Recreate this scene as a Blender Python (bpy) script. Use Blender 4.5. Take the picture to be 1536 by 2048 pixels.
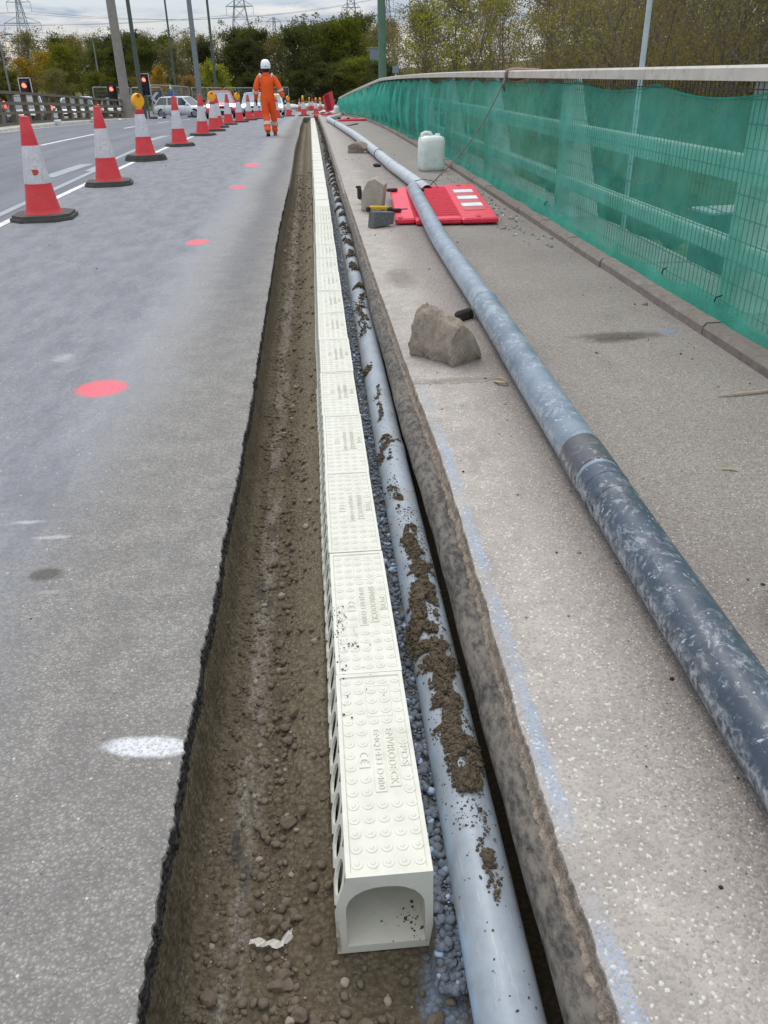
import bpy, math, random
import numpy as np
from mathutils import Matrix, Vector
S = bpy.context.scene
for o in list(bpy.data.objects): bpy.data.objects.remove(o)
COL = S.collection
R = math.radians

# ---------------------------------------------------------------- camera
cd = bpy.data.cameras.new('camera'); cam = bpy.data.objects.new('camera', cd); COL.objects.link(cam)
cd.sensor_fit = 'HORIZONTAL'; cd.sensor_width = 36.0; cd.lens = 37.5; cd.clip_start = .05; cd.clip_end = 5000
cr = Vector((0.99641844, -0.08254106, -0.01836474)); cu = Vector((0.05573477, 0.47775422, 0.87672375)); cf = Vector((0.06359187, 0.87460727, -0.48064352))
m = Matrix((cr, cu, -cf)).transposed().to_4x4(); m.translation = (0, 0, 1.4)
cam.matrix_world = m
S.camera = cam

# ---------------------------------------------------------------- light
SUN_EL, SUN_AZ = 56, -14      # azimuth measured clockwise from +Y (the road's far end)
w = bpy.data.worlds.new('World'); S.world = w; w.use_nodes = True
S.view_settings.view_transform = 'Standard'; S.view_settings.look = 'None'
S.view_settings.exposure = 0.33; S.view_settings.gamma = 1.0
S.cycles.transparent_max_bounces = 24; S.cycles.max_bounces = 8
sd = bpy.data.lights.new('sun', 'SUN'); sd.energy = .9; sd.angle = R(22); sd.color = (1.0, .97, .93)
so = bpy.data.objects.new('sun', sd); COL.objects.link(so)
_d = Vector((math.sin(R(SUN_AZ)) * math.cos(R(SUN_EL)), math.cos(R(SUN_AZ)) * math.cos(R(SUN_EL)), math.sin(R(SUN_EL))))
so.rotation_euler = _d.to_track_quat('Z', 'Y').to_euler(); so.location = (0, 0, 60)

# ---------------------------------------------------------------- node helpers
def lin(h):
    h = h.lstrip('#'); v = [int(h[i:i + 2], 16) / 255 for i in (0, 2, 4)]
    return tuple((x / 12.92 if x <= .04045 else ((x + .055) / 1.055) ** 2.4) for x in v) + (1.0,)
def c4(c):
    if isinstance(c, str): return lin(c)
    return tuple(c) + (1.0,) if len(c) == 3 else tuple(c)
class G:
    """tiny wrapper over a node tree: sockets go in as values or as links"""
    def __init__(s, nt): s.nt = nt; s.nt.nodes.clear()
    def n(s, t, ins=None, **props):
        nd = s.nt.nodes.new('ShaderNode' + t)
        for k, v in props.items(): setattr(nd, k, v)
        for k, v in (ins or {}).items():
            if v is None: continue
            sk = nd.inputs[k]
            if isinstance(v, bpy.types.NodeSocket): s.nt.links.new(v, sk)
            elif isinstance(v, bpy.types.Node): s.nt.links.new(v.outputs[0], sk)
            else:
                if sk.type == 'RGBA': v = c4(v)
                sk.default_value = v
        return nd
    def math(s, op, a, b=0.0, c=0.0, clamp=False): return s.n('Math', {0: a, 1: b, 2: c}, operation=op, use_clamp=clamp).outputs[0]
    def vmath(s, op, a, b=(0, 0, 0)): return s.n('VectorMath', {0: a, 1: b}, operation=op)
    def mix(s, f, a, b, mode='MIX'):
        nd = s.n('Mix', data_type='RGBA', blend_type=mode)
        for i, v in ((0, f), (6, a), (7, b)):
            sk = nd.inputs[i]
            if isinstance(v, bpy.types.NodeSocket): s.nt.links.new(v, sk)
            else: sk.default_value = v if i == 0 else c4(v)
        return nd.outputs[2]
    def noise(s, scale, vec=None, detail=4, rough=.55, dist=0.0): return s.n('TexNoise', {'Scale': scale, 'Vector': vec, 'Detail': detail, 'Roughness': rough, 'Distortion': dist}).outputs[0]
    def voro(s, scale, vec=None, feature='F1', rnd=1.0): return s.n('TexVoronoi', {'Scale': scale, 'Vector': vec, 'Randomness': rnd}, feature=feature)
    def map(s, v, a, b, c=0.0, d=1.0, smooth=True): return s.n('MapRange', {0: v, 1: a, 2: b, 3: c, 4: d}, interpolation_type='SMOOTHSTEP' if smooth else 'LINEAR', clamp=True).outputs[0]
    def ramp(s, f, stops):
        nd = s.n('ValToRGB', {0: f}); e = nd.color_ramp.elements
        while len(e) < len(stops): e.new(.5)
        for i, (p, c) in enumerate(stops): e[i].position = p; e[i].color = c4(c)
        return nd.outputs[0]
    def bump(s, h, st=.5, dist=.01, nrm=None): return s.n('Bump', {'Height': h, 'Strength': st, 'Distance': dist, 'Normal': nrm}).outputs[0]
    def P(s): return s.n('TexCoord').outputs['Object']
    def xyz(s, v): return s.n('SeparateXYZ', {0: v}).outputs
    def scl(s, v, k): return s.vmath('MULTIPLY', v, k).outputs[0]
    def pbr(s, **k):
        names = dict(col='Base Color', rough='Roughness', metal='Metallic', nrm='Normal', spec='Specular IOR Level', emit='Emission Color', es='Emission Strength', alpha='Alpha', trans='Transmission Weight', coat='Coat Weight')
        b = s.n('BsdfPrincipled', {names[a]: v for a, v in k.items()})
        return b
    def out(s, sh): s.n('OutputMaterial', {'Surface': sh.outputs[0] if isinstance(sh, bpy.types.Node) else sh})
    def spot(s, pos, cx, cy, rx, ry, soft=.35, wob=None, k=.5, rot=0.0):
        v = s.vmath('SUBTRACT', pos, (cx, cy, 0)).outputs[0]
        if rot: v = s.n('VectorRotate', {'Vector': v, 'Angle': rot}, rotation_type='Z_AXIS').outputs[0]
        v = s.scl(v, (1 / rx, 1 / ry, 0)); l = s.vmath('LENGTH', v).outputs['Value']
        if wob is not None: l = s.math('ADD', l, s.math('MULTIPLY', s.math('SUBTRACT', wob, .5), k * 2))
        return s.map(l, 1 - soft, 1 + soft, 1, 0)
MATS = {}
def mat(name):
    def deco(fn):
        mt = bpy.data.materials.new(name); mt.use_nodes = True; g = G(mt.node_tree); fn(g); MATS[name] = mt; return mt
    return deco
def plain(name, col, rough=.6, metal=0.0, var=.12, scale=6.0, bump=0.0, bs=200.0, dirt=None, spec=.5):
    """flat paint with a little uneven fading and, if asked, dirt patches"""
    @mat(name)
    def _(g):
        p = g.P(); n = g.noise(scale, p, 6, .65)
        k = c4(col); a = tuple(min(1, x * (1 + var)) for x in k[:3]); b = tuple(x * (1 - var) for x in k[:3])
        c = g.mix(g.map(n, .3, .7), b, a)
        if dirt: c = g.mix(g.math('MULTIPLY', g.map(g.noise(scale * 2.3, p, 8, .7), .48, .75), .75), c, dirt)
        g.out(g.pbr(col=c, rough=rough, metal=metal, spec=spec, nrm=g.bump(g.noise(bs, p, 3), bump, .003) if bump else None))
    return MATS[name]

# world: Nishita sky under a bright broken cloud cover
g = G(w.node_tree)
sky = g.n('TexSky', sky_type='NISHITA', sun_disc=False, sun_elevation=R(SUN_EL), sun_rotation=R(SUN_AZ), air_density=1.2, dust_density=1.5)
dr = g.n('TexCoord').outputs['Generated']; x_, y_, z_ = g.xyz(dr)
zz = g.math('MAXIMUM', z_, 0.0)
pl = g.n('CombineXYZ', {0: g.math('DIVIDE', x_, g.math('ADD', zz, .10)), 1: g.math('DIVIDE', y_, g.math('ADD', zz, .10)), 2: 0.0}).outputs[0]
n1 = g.noise(.42, pl, 7, .58, .6); n2 = g.noise(.9, g.vmath('ADD', pl, (7, 3, 0)).outputs[0], 7, .62)
cov = g.map(g.math('ADD', n1, g.math('MULTIPLY', g.map(zz, 0, .14, 1, 0), .12)), .50, .67)
cl = g.mix(g.map(n2, .42, .60), lin('#8fa4c8'), lin('#f2f1ee'))
cl = g.mix(g.map(zz, .015, .07, .8, 0), cl, lin('#f8eedd'))
cl = g.mix(g.map(zz, .15, .4, 0, .85), cl, lin('#eef0f2'))
bright = g.math('MULTIPLY', g.map(zz, .10, .7, 7.8, 13.5), 1.0)
cl = g.vmath('SCALE', cl); cl.inputs['Scale'].default_value = 1; g.nt.links.new(bright, cl.inputs['Scale'])
cov = g.math('MAXIMUM', cov, g.map(zz, .18, .5, 0, .95))
blue = g.mix(.5, sky.outputs[0], (3.6, 4.7, 6.8, 1))
skyc = g.mix(g.math('MULTIPLY', cov, .93), blue, cl.outputs[0])
bg = g.n('Background', {0: skyc, 1: .10})
g.n('OutputWorld', {'Surface': bg.outputs[0]})

# ---------------------------------------------------------------- geometry helpers
rng = np.random.default_rng(7); random.seed(7)
def zr(d):
    """height of the deck along its length: level, then over a crest, then flat"""
    k, a, b, c, e = 4.37e-4, 11.4, 48., 66., 30.
    d = np.asarray(d, float)
    q = np.where(d < a, 0, k * (np.minimum(d, b) - a) ** 2); s = 2 * k * (b - a)
    q = q + np.clip(d - b, 0, c - b) * s; t = np.clip(d - c, 0, e)
    return -(q + s * (t - t * t / (2 * e)))
def Z(y, h=0.0): return float(zr(y)) + h
def _h(ix, iy, iz, seed):
    v = (ix * 374761393 + iy * 668265263 + iz * 2147483647 + seed * 1274126177) & 0xffffffff
    v = ((v ^ (v >> 13)) * 1274126177) & 0xffffffff
    return ((v ^ (v >> 16)) & 0xffff) / 65535.0
def vnoise(x, y, z=0.0, seed=0):
    x, y, z = np.broadcast_arrays(np.asarray(x, float), np.asarray(y, float), np.asarray(z, float))
    xi, yi, zi = [np.floor(a).astype(np.int64) for a in (x, y, z)]
    f = [a - b for a, b in ((x, xi), (y, yi), (z, zi))]; u, v, w_ = [t * t * (3 - 2 * t) for t in f]
    r = 0
    for dx in (0, 1):
        for dy in (0, 1):
            for dz in (0, 1):
                r = r + _h(xi + dx, yi + dy, zi + dz, seed) * (u if dx else 1 - u) * (v if dy else 1 - v) * (w_ if dz else 1 - w_)
    return r * 2 - 1
def fbm(x, y, z=0.0, seed=0, oct=4):
    r = 0; a = 1.0; s = 1.0; t = 0
    for i in range(oct):
        r = r + a * vnoise(np.asarray(x) * s, np.asarray(y) * s, np.asarray(z) * s, seed + i); t += a; a *= .5; s *= 2.03
    return r / t
class MB:
    """collects shapes for ONE mesh object"""
    def __init__(s): s.v = []; s.f = []; s.m = []; s.n = 0
    def add(s, vs, fs, mi=0):
        vs = [tuple(map(float, p)) for p in vs]; s.v += vs; s.f += [tuple(int(i) + s.n for i in f) for f in fs]; s.m += [mi] * len(fs); s.n += len(vs)
        return s
    def box(s, c, d, mi=0, rz=0.0, rx=0.0, ry=0.0, taper=1.0, bev=0.0):
        x, y, z = [k / 2 for k in d]
        if bev:
            b = bev; P = []
            for zz_, i in ((-z, b), (-z + b, 0), (z - b, 0), (z, b)):
                t = taper if zz_ > 0 else 1
                X, Y = x - i, y - i; q = b
                P.append([(sx * (X - (0 if k else q)) * t, sy * (Y - (q if k else 0)) * t, zz_) for sx, sy, k in ((-1, -1, 1), (-1, -1, 0), (1, -1, 0), (1, -1, 1), (1, 1, 1), (1, 1, 0), (-1, 1, 0), (-1, 1, 1))])
            vs = [p for r_ in P for p in r_]; fs = [tuple(range(7, -1, -1)), tuple(range(24, 32))]
            for l in range(3):
                for i in range(8): fs.append((l * 8 + i, l * 8 + (i + 1) % 8, l * 8 + 8 + (i + 1) % 8, l * 8 + 8 + i))
        else:
            vs = [(sx * x * (taper if sz > 0 else 1), sy * y * (taper if sz > 0 else 1), sz * z) for sz in (-1, 1) for sx, sy in ((-1, -1), (1, -1), (1, 1), (-1, 1))]
            fs = [(3, 2, 1, 0), (4, 5, 6, 7), (0, 1, 5, 4), (1, 2, 6, 5), (2, 3, 7, 6), (3, 0, 4, 7)]
        M = Matrix.Translation(c) @ Matrix.Rotation(rz, 4, 'Z') @ Matrix.Rotation(ry, 4, 'Y') @ Matrix.Rotation(rx, 4, 'X')
        return s.add([M @ Vector(p) for p in vs], fs, mi)
    def tube(s, path, rad, n=8, cap=True, mi=0, sy=1.0, hollow=0.0):
        path = [Vector(p) for p in path]; k = len(path)
        if not hasattr(rad, '__len__'): rad = [rad] * k
        vs = []; fs = []; up = None
        for i, p in enumerate(path):
            t = (path[min(i + 1, k - 1)] - path[max(i - 1, 0)]).normalized()
            if up is None: up = Vector((0, 0, 1)) if abs(t.z) < .9 else Vector((0, 1, 0))
            a = t.cross(up)
            if a.length < 1e-4: a = t.cross(Vector((1, 0, 0)))
            a.normalize(); b = a.cross(t).normalized(); up = b
            for j in range(n):
                q = 2 * math.pi * j / n
                vs.append(p + a * (math.cos(q) * rad[i]) + b * (math.sin(q) * rad[i] * sy))
        for i in range(k - 1):
            for j in range(n): fs.append((i * n + j, i * n + (j + 1) % n, (i + 1) * n + (j + 1) % n, (i + 1) * n + j))
        if cap: fs.append(tuple(range(n - 1, -1, -1))); fs.append(tuple((k - 1) * n + j for j in range(n)))
        return s.add(vs, fs, mi)
    def lathe(s, prof, n=20, c=(0, 0, 0), mi=0, sx=1.0, sy=1.0, rot=0.0):
        vs = []; fs = []
        for r_, z_ in prof:
            for j in range(n):
                q = 2 * math.pi * j / n + rot; vs.append((c[0] + r_ * math.cos(q) * sx, c[1] + r_ * math.sin(q) * sy, c[2] + z_))
        k = len(prof)
        for i in range(k - 1):
            for j in range(n): fs.append((i * n + j, i * n + (j + 1) % n, (i + 1) * n + (j + 1) % n, (i + 1) * n + j))
        fs.append(tuple(range(n - 1, -1, -1))); fs.append(tuple((k - 1) * n + j for j in range(n)))
        return s.add(vs, fs, mi)
    def prism(s, poly, h0, h1, M=None, mi=0):
        k = len(poly); vs = [Vector((x, y, h0)) for x, y in poly] + [Vector((x, y, h1)) for x, y in poly]
        if M is not None: vs = [M @ v for v in vs]
        fs = [tuple(range(k - 1, -1, -1)), tuple(range(k, 2 * k))] + [(i, (i + 1) % k, k + (i + 1) % k, k + i) for i in range(k)]
        return s.add(vs, fs, mi)
    def grid(s, P, mi=0, flip=False):
        a, b = P.shape[:2]; vs = P.reshape(-1, 3); fs = []
        for i in range(a - 1):
            for j in range(b - 1):
                q = (i * b + j, i * b + j + 1, (i + 1) * b + j + 1, (i + 1) * b + j); fs.append(q[::-1] if flip else q)
        return s.add(vs, fs, mi)
    def text(s, body, size, depth, M, fit=None, mi=0):
        cu_ = bpy.data.curves.new('t', 'FONT'); cu_.body = body; cu_.size = size; cu_.extrude = depth; cu_.resolution_u = 2
        cu_.align_x = 'CENTER'; cu_.align_y = 'CENTER'
        o = bpy.data.objects.new('t', cu_); COL.objects.link(o); dg = bpy.context.evaluated_depsgraph_get(); dg.update()
        me = o.evaluated_get(dg).to_mesh(); vs = np.array([v.co[:] for v in me.vertices]); fs = [tuple(p.vertices) for p in me.polygons]
        bpy.data.objects.remove(o); bpy.data.curves.remove(cu_)
        vs[:, :2] -= (vs[:, :2].max(0) + vs[:, :2].min(0)) / 2
        if fit: vs[:, 0] *= fit[0] / np.ptp(vs[:, 0]); vs[:, 1] *= fit[1] / np.ptp(vs[:, 1])
        return s.add([M @ Vector(p) for p in vs], fs, mi)
    def build(s, name, mats, parent=None, smooth=False, loc=None, sharp=None):
        me = bpy.data.meshes.new(name); me.from_pydata(s.v, [], s.f)
        for mt in (mats if isinstance(mats, (list, tuple)) else [mats]): me.materials.append(MATS[mt] if isinstance(mt, str) else mt)
        if any(s.m): me.polygons.foreach_set('material_index', s.m)
        if smooth:
            me.polygons.foreach_set('use_smooth', [True] * len(s.f))
            if sharp: me.set_sharp_from_angle(angle=R(sharp))
        me.update(); o = bpy.data.objects.new(name, me); COL.objects.link(o)
        if parent is not None: o.parent = parent
        if loc is not None: o.location = loc
        return o
def tag(o, label=None, cat=None, group=None, kind=None):
    if label: o['label'] = label
    if cat: o['category'] = cat
    if group: o['group'] = group
    if kind: o['kind'] = kind
    return o
def thing(name, label, cat, loc=(0, 0, 0), rz=0.0, group=None):
    o = bpy.data.objects.new(name, None); COL.objects.link(o); o.location = loc; o.rotation_euler = (0, 0, rz); o.empty_display_size = .1
    return tag(o, label, cat, group)
def structure(o): o['kind'] = 'structure'; return o
def dup(root, loc, rot=None, label=None, group=None, scale=None):
    def cp(o, par):
        c = o.copy(); COL.objects.link(c); c.parent = par
        for ch in [k for k in bpy.data.objects if k.parent == o]: cp(ch, c)
        return c
    r = cp(root, None); r.location = loc
    if rot is not None: r.rotation_euler = rot if hasattr(rot, '__len__') else (0, 0, rot)
    if scale is not None: r.scale = scale if hasattr(scale, '__len__') else (scale,) * 3
    if label: r['label'] = label
    if group: r['group'] = group
    return r
_t = (1 + 5 ** .5) / 2
ICO_V = np.array([(-1, _t, 0), (1, _t, 0), (-1, -_t, 0), (1, -_t, 0), (0, -1, _t), (0, 1, _t), (0, -1, -_t), (0, 1, -_t), (_t, 0, -1), (_t, 0, 1), (-_t, 0, -1), (-_t, 0, 1)]); ICO_V /= np.linalg.norm(ICO_V[0])
ICO_F = [(0, 11, 5), (0, 5, 1), (0, 1, 7), (0, 7, 10), (0, 10, 11), (1, 5, 9), (5, 11, 4), (11, 10, 2), (10, 7, 6), (7, 1, 8), (3, 9, 4), (3, 4, 2), (3, 2, 6), (3, 6, 8), (3, 8, 9), (4, 9, 5), (2, 4, 11), (6, 2, 10), (8, 6, 7), (9, 8, 1)]
def ico(sub):
    v = [tuple(p) for p in ICO_V]; f = list(ICO_F)
    for _ in range(sub):
        cache = {}; nf = []
        def mid(a, b):
            k = (min(a, b), max(a, b))
            if k not in cache:
                p = np.array(v[a]) + np.array(v[b]); p /= np.linalg.norm(p); v.append(tuple(p)); cache[k] = len(v) - 1
            return cache[k]
        for a, b, c in f:
            x, y, z = mid(a, b), mid(b, c), mid(c, a); nf += [(a, x, z), (b, y, x), (c, z, y), (x, y, z)]
        f = nf
    return np.array(v), np.array(f)
ICO = [ico(0), ico(1), ico(2), ico(3)]
def rotm(r, n):
    q = r.normal(size=(n, 4)); q /= np.linalg.norm(q, axis=1)[:, None]; a, b, c, d = q.T
    return np.stack([np.stack([a*a+b*b-c*c-d*d, 2*(b*c-a*d), 2*(b*d+a*c)], 1), np.stack([2*(b*c+a*d), a*a-b*b+c*c-d*d, 2*(c*d-a*b)], 1), np.stack([2*(b*d-a*c), 2*(c*d+a*b), a*a-b*b-c*c+d*d], 1)], 1)
def mesh_np(name, V, F, mats, parent=None, smooth=False, fcount=None):
    V = np.asarray(V, np.float32).reshape(-1, 3); F = np.asarray(F, np.int32); k = F.shape[1]
    me = bpy.data.meshes.new(name); me.vertices.add(len(V)); me.vertices.foreach_set('co', V.ravel())
    me.loops.add(F.size); me.loops.foreach_set('vertex_index', F.ravel())
    me.polygons.add(len(F)); me.polygons.foreach_set('loop_start', np.arange(0, F.size, k)); me.polygons.foreach_set('loop_total', np.full(len(F), k))
    me.polygons.foreach_set('use_smooth', np.full(len(F), smooth)); me.update(calc_edges=True); me.validate()
    for mt in (mats if isinstance(mats, (list, tuple)) else [mats]): me.materials.append(MATS[mt] if isinstance(mt, str) else mt)
    o = bpy.data.objects.new(name, me); COL.objects.link(o)
    if parent is not None: o.parent = parent
    return o
def blobs(name, pts, sizes, mats, sub=1, rough=.35, squash=(1, 1, .75), seed=1, smooth=True, spin=True):
    """many small stones or crumbs as one mesh"""
    r = np.random.default_rng(seed); bv, bf = ICO[sub]; n = len(pts); k = len(bv)
    d = 1 + r.uniform(-rough, rough, (n, k)) * (.5 if sub > 0 else .8)
    V = bv[None] * d[..., None] * (r.uniform(.7, 1.3, (n, 1, 3)))
    V = V * np.asarray(sizes).reshape(n, 1, 1)
    if spin: V = np.einsum('nij,nkj->nki', rotm(r, n), V)
    V = V * np.array(squash); V = V + np.asarray(pts)[:, None]
    F = (bf[None] + (np.arange(n) * k)[:, None, None]).reshape(-1, 3)
    return mesh_np(name, V, F, mats, smooth=smooth)
def stone_mesh(mb, size, seed, rough=.18, squash=(1, 1, .8), cuts=3, sub=3, c=(0, 0, 0), mi=0):
    bv, bf = ICO[sub]; r = np.random.default_rng(seed); V = bv.copy()
    for _ in range(cuts):
        nrm = r.normal(size=3); nrm /= np.linalg.norm(nrm); lim = r.uniform(.5, .8); dd = V @ nrm; V = V - np.maximum(dd - lim, 0)[:, None] * nrm
    dsp = fbm(V[:, 0] * 2 + seed, V[:, 1] * 2, V[:, 2] * 2, seed, 5); V = V * (1 + rough * dsp)[:, None]
    V = V * np.array(squash) * size + np.array(c)
    return mb.add(V, bf, mi)
# ---------------------------------------------------------------- materials
@mat('asphalt')
def _(g):
    p = g.P(); x, y, z = g.xyz(p)
    big = g.noise(.55, p, 5, .6); mid = g.noise(7, p, 5, .6)
    st = g.noise(3.6, g.scl(p, (1.6, .55, 1)), 8, .75)
    agg = g.voro(105, g.n('VectorMath', {0: p, 1: g.scl(g.n('TexNoise', {'Scale': 40, 'Vector': p}).outputs['Color'], (.012, .012, .012))}, operation='ADD').outputs[0])
    fine = g.noise(260, p, 4, .7)
    cellc = g.xyz(agg.outputs['Color'])[0]
    # dusty chipped asphalt beside the cut
    dusty = g.mix(g.map(mid, .35, .65), '#a39f9b', '#b5b1ab')
    dusty = g.mix(g.math('MULTIPLY', g.map(cellc, .3, .8), .48), dusty, '#85817e')
    dusty = g.mix(g.math('MULTIPLY', g.map(g.xyz(agg.outputs['Color'])[1], .8, .95), .22), dusty, '#c4c0ba')
    dusty = g.mix(g.math('MULTIPLY', g.map(agg.outputs['Distance'], .25, .62), .55), dusty, '#5c5a58')
    # tyre polished, bluish strip nearer the cones
    pol = g.mix(g.map(st, .32, .68), '#7b7c82', '#929398')
    pol = g.mix(g.math('MULTIPLY', g.map(cellc, .3, .9), .34), pol, '#68696d')
    lim = g.math('ADD', x, g.math('ADD', g.math('MULTIPLY', g.math('SUBTRACT', big, .5), .5), g.math('MULTIPLY', g.math('SUBTRACT', mid, .5), .25)))
    bend = g.math('ADD', g.math('ADD', lim, 1.0), g.math('MULTIPLY', g.math('MINIMUM', g.math('MAXIMUM', g.math('SUBTRACT', 6.0, y), 0.0), 6.0), -.01))
    pm = g.map(bend, -.22, .22, 1, 0)
    c = g.mix(pm, dusty, pol)
    # a pale and a dark wheel path along the polished strip
    wx = g.math('ADD', x, g.math('MULTIPLY', g.math('SUBTRACT', big, .5), .35))
    c = g.mix(g.math('MULTIPLY', g.math('MULTIPLY', g.spot(g.n('CombineXYZ', {0: wx, 1: 0.0, 2: 0.0}).outputs[0], -.62, 0, .14, 1, .9), g.map(y, 3.5, 7)), .5), c, '#6f7077')
    c = g.mix(g.math('MULTIPLY', g.math('MULTIPLY', g.spot(g.n('CombineXYZ', {0: wx, 1: 0.0, 2: 0.0}).outputs[0], -.98, 0, .2, 1, .9), g.map(y, 2.4, 4.5)), .4), c, '#a5a6aa')
    c = g.mix(g.math('MULTIPLY', g.map(g.noise(9, g.scl(p, (1, .5, 1)), 7, .75), .55, .75), .3), c, '#b0afaf')
    # the older running lane
    lane = g.mix(g.map(g.noise(1.4, g.scl(p, (1.5, .12, 1)), 5, .6), .3, .7), '#6c6f75', '#7e8188')
    lane = g.mix(g.math('MULTIPLY', g.map(cellc, .3, 1), .25), lane, '#55575c')
    far = g.map(x, -3.62, -3.5, 1, 0)
    c = g.mix(far, c, lane)
    # pale chippings
    sp = g.voro(46, p); pick = g.math('LESS_THAN', g.xyz(sp.outputs['Color'])[0], .10); dot = g.math('MULTIPLY', g.map(sp.outputs['Distance'], .10, .2, 1, 0), pick)
    c = g.mix(g.math('MULTIPLY', dot, .8), c, '#d9d6d0')
    sp2 = g.voro(60, g.vmath('ADD', p, (3.3, 1.7, 0)).outputs[0]); dot2 = g.math('MULTIPLY', g.map(sp2.outputs['Distance'], .1, .22, 1, 0), g.math('LESS_THAN', g.xyz(sp2.outputs['Color'])[1], .05))
    c = g.mix(g.math('MULTIPLY', dot2, .7), c, '#3d3b3a')
    # scuffs, oil and sprayed marks
    wob = g.noise(24, p, 5, .7)
    wobf = g.noise(95, p, 3, .7)
    c = g.mix(g.math('MULTIPLY', g.spot(p, -.935, 2.255, .05, .036, .3, wob, .6), .8), c, '#5d5a55')
    for (a, b, q, r_, k) in ((-1.10, 2.62, .05, .012, .4), (-.98, 2.50, .06, .012, .4), (-.9, 2.15, .04, .010, .25), (-1.45, 3.0, .10, .02, .25), (-1.5, 4.6, .05, .07, .3)):
        c = g.mix(g.math('MULTIPLY', g.spot(p, a, b, q, r_, .6, wob, 1.0), k), c, '#d5d4d2')
    for (a, b, q, r_, ro, k) in ((-1.157, 4.043, .128, .125, .35, 1.0), (-1.165, 8.185, .105, .15, .2, .95), (-1.11, 12.53, .12, .2, 0, .95), (-1.12, 15.9, .14, .35, 0, .9)):
        ed = g.spot(p, a, b, q, r_, .2, wob, .42, ro)
        c = g.mix(g.math('MULTIPLY', ed, g.map(g.math('ADD', agg.outputs['Distance'], g.math('MULTIPLY', fine, .5)), .2, 1.0, k, .66)), c, '#f06a78')
    wm = g.spot(p, -.47, 1.45, .105, .032, .28, wob, .5, .1)
    c = g.mix(g.math('MULTIPLY', wm, g.map(wobf, .25, .5, .2, .95)), c, '#e2e4e6')
    # the sawn and broken face is bare bitumen
    face = g.map(g.math('SUBTRACT', z, g.math('MULTIPLY', 0.0, x)), -.012, -.006, 1, 0)
    nearf = g.math('MULTIPLY', face, g.math('MULTIPLY', g.math('GREATER_THAN', x, -.45), g.math('LESS_THAN', y, 12.5)))
    c = g.mix(nearf, c, g.mix(g.map(g.noise(70, p, 4), .4, .65), '#242322', '#565250'))
    hgt = g.math('ADD', g.math('MULTIPLY', g.map(agg.outputs['Distance'], .0, .6, 1, 0), 1.0), g.math('MULTIPLY', fine, .55))
    amp = g.mix(pm, (1, 1, 1, 1), (.32, .32, .32, 1)); amp = g.mix(far, amp, (.2, .2, .2, 1))
    g.out(g.pbr(col=c, rough=g.map(fine, .2, .8, .72, .97), spec=.22, nrm=g.bump(g.math('MULTIPLY', hgt, g.xyz(amp)[0]), .9, .006)))
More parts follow.
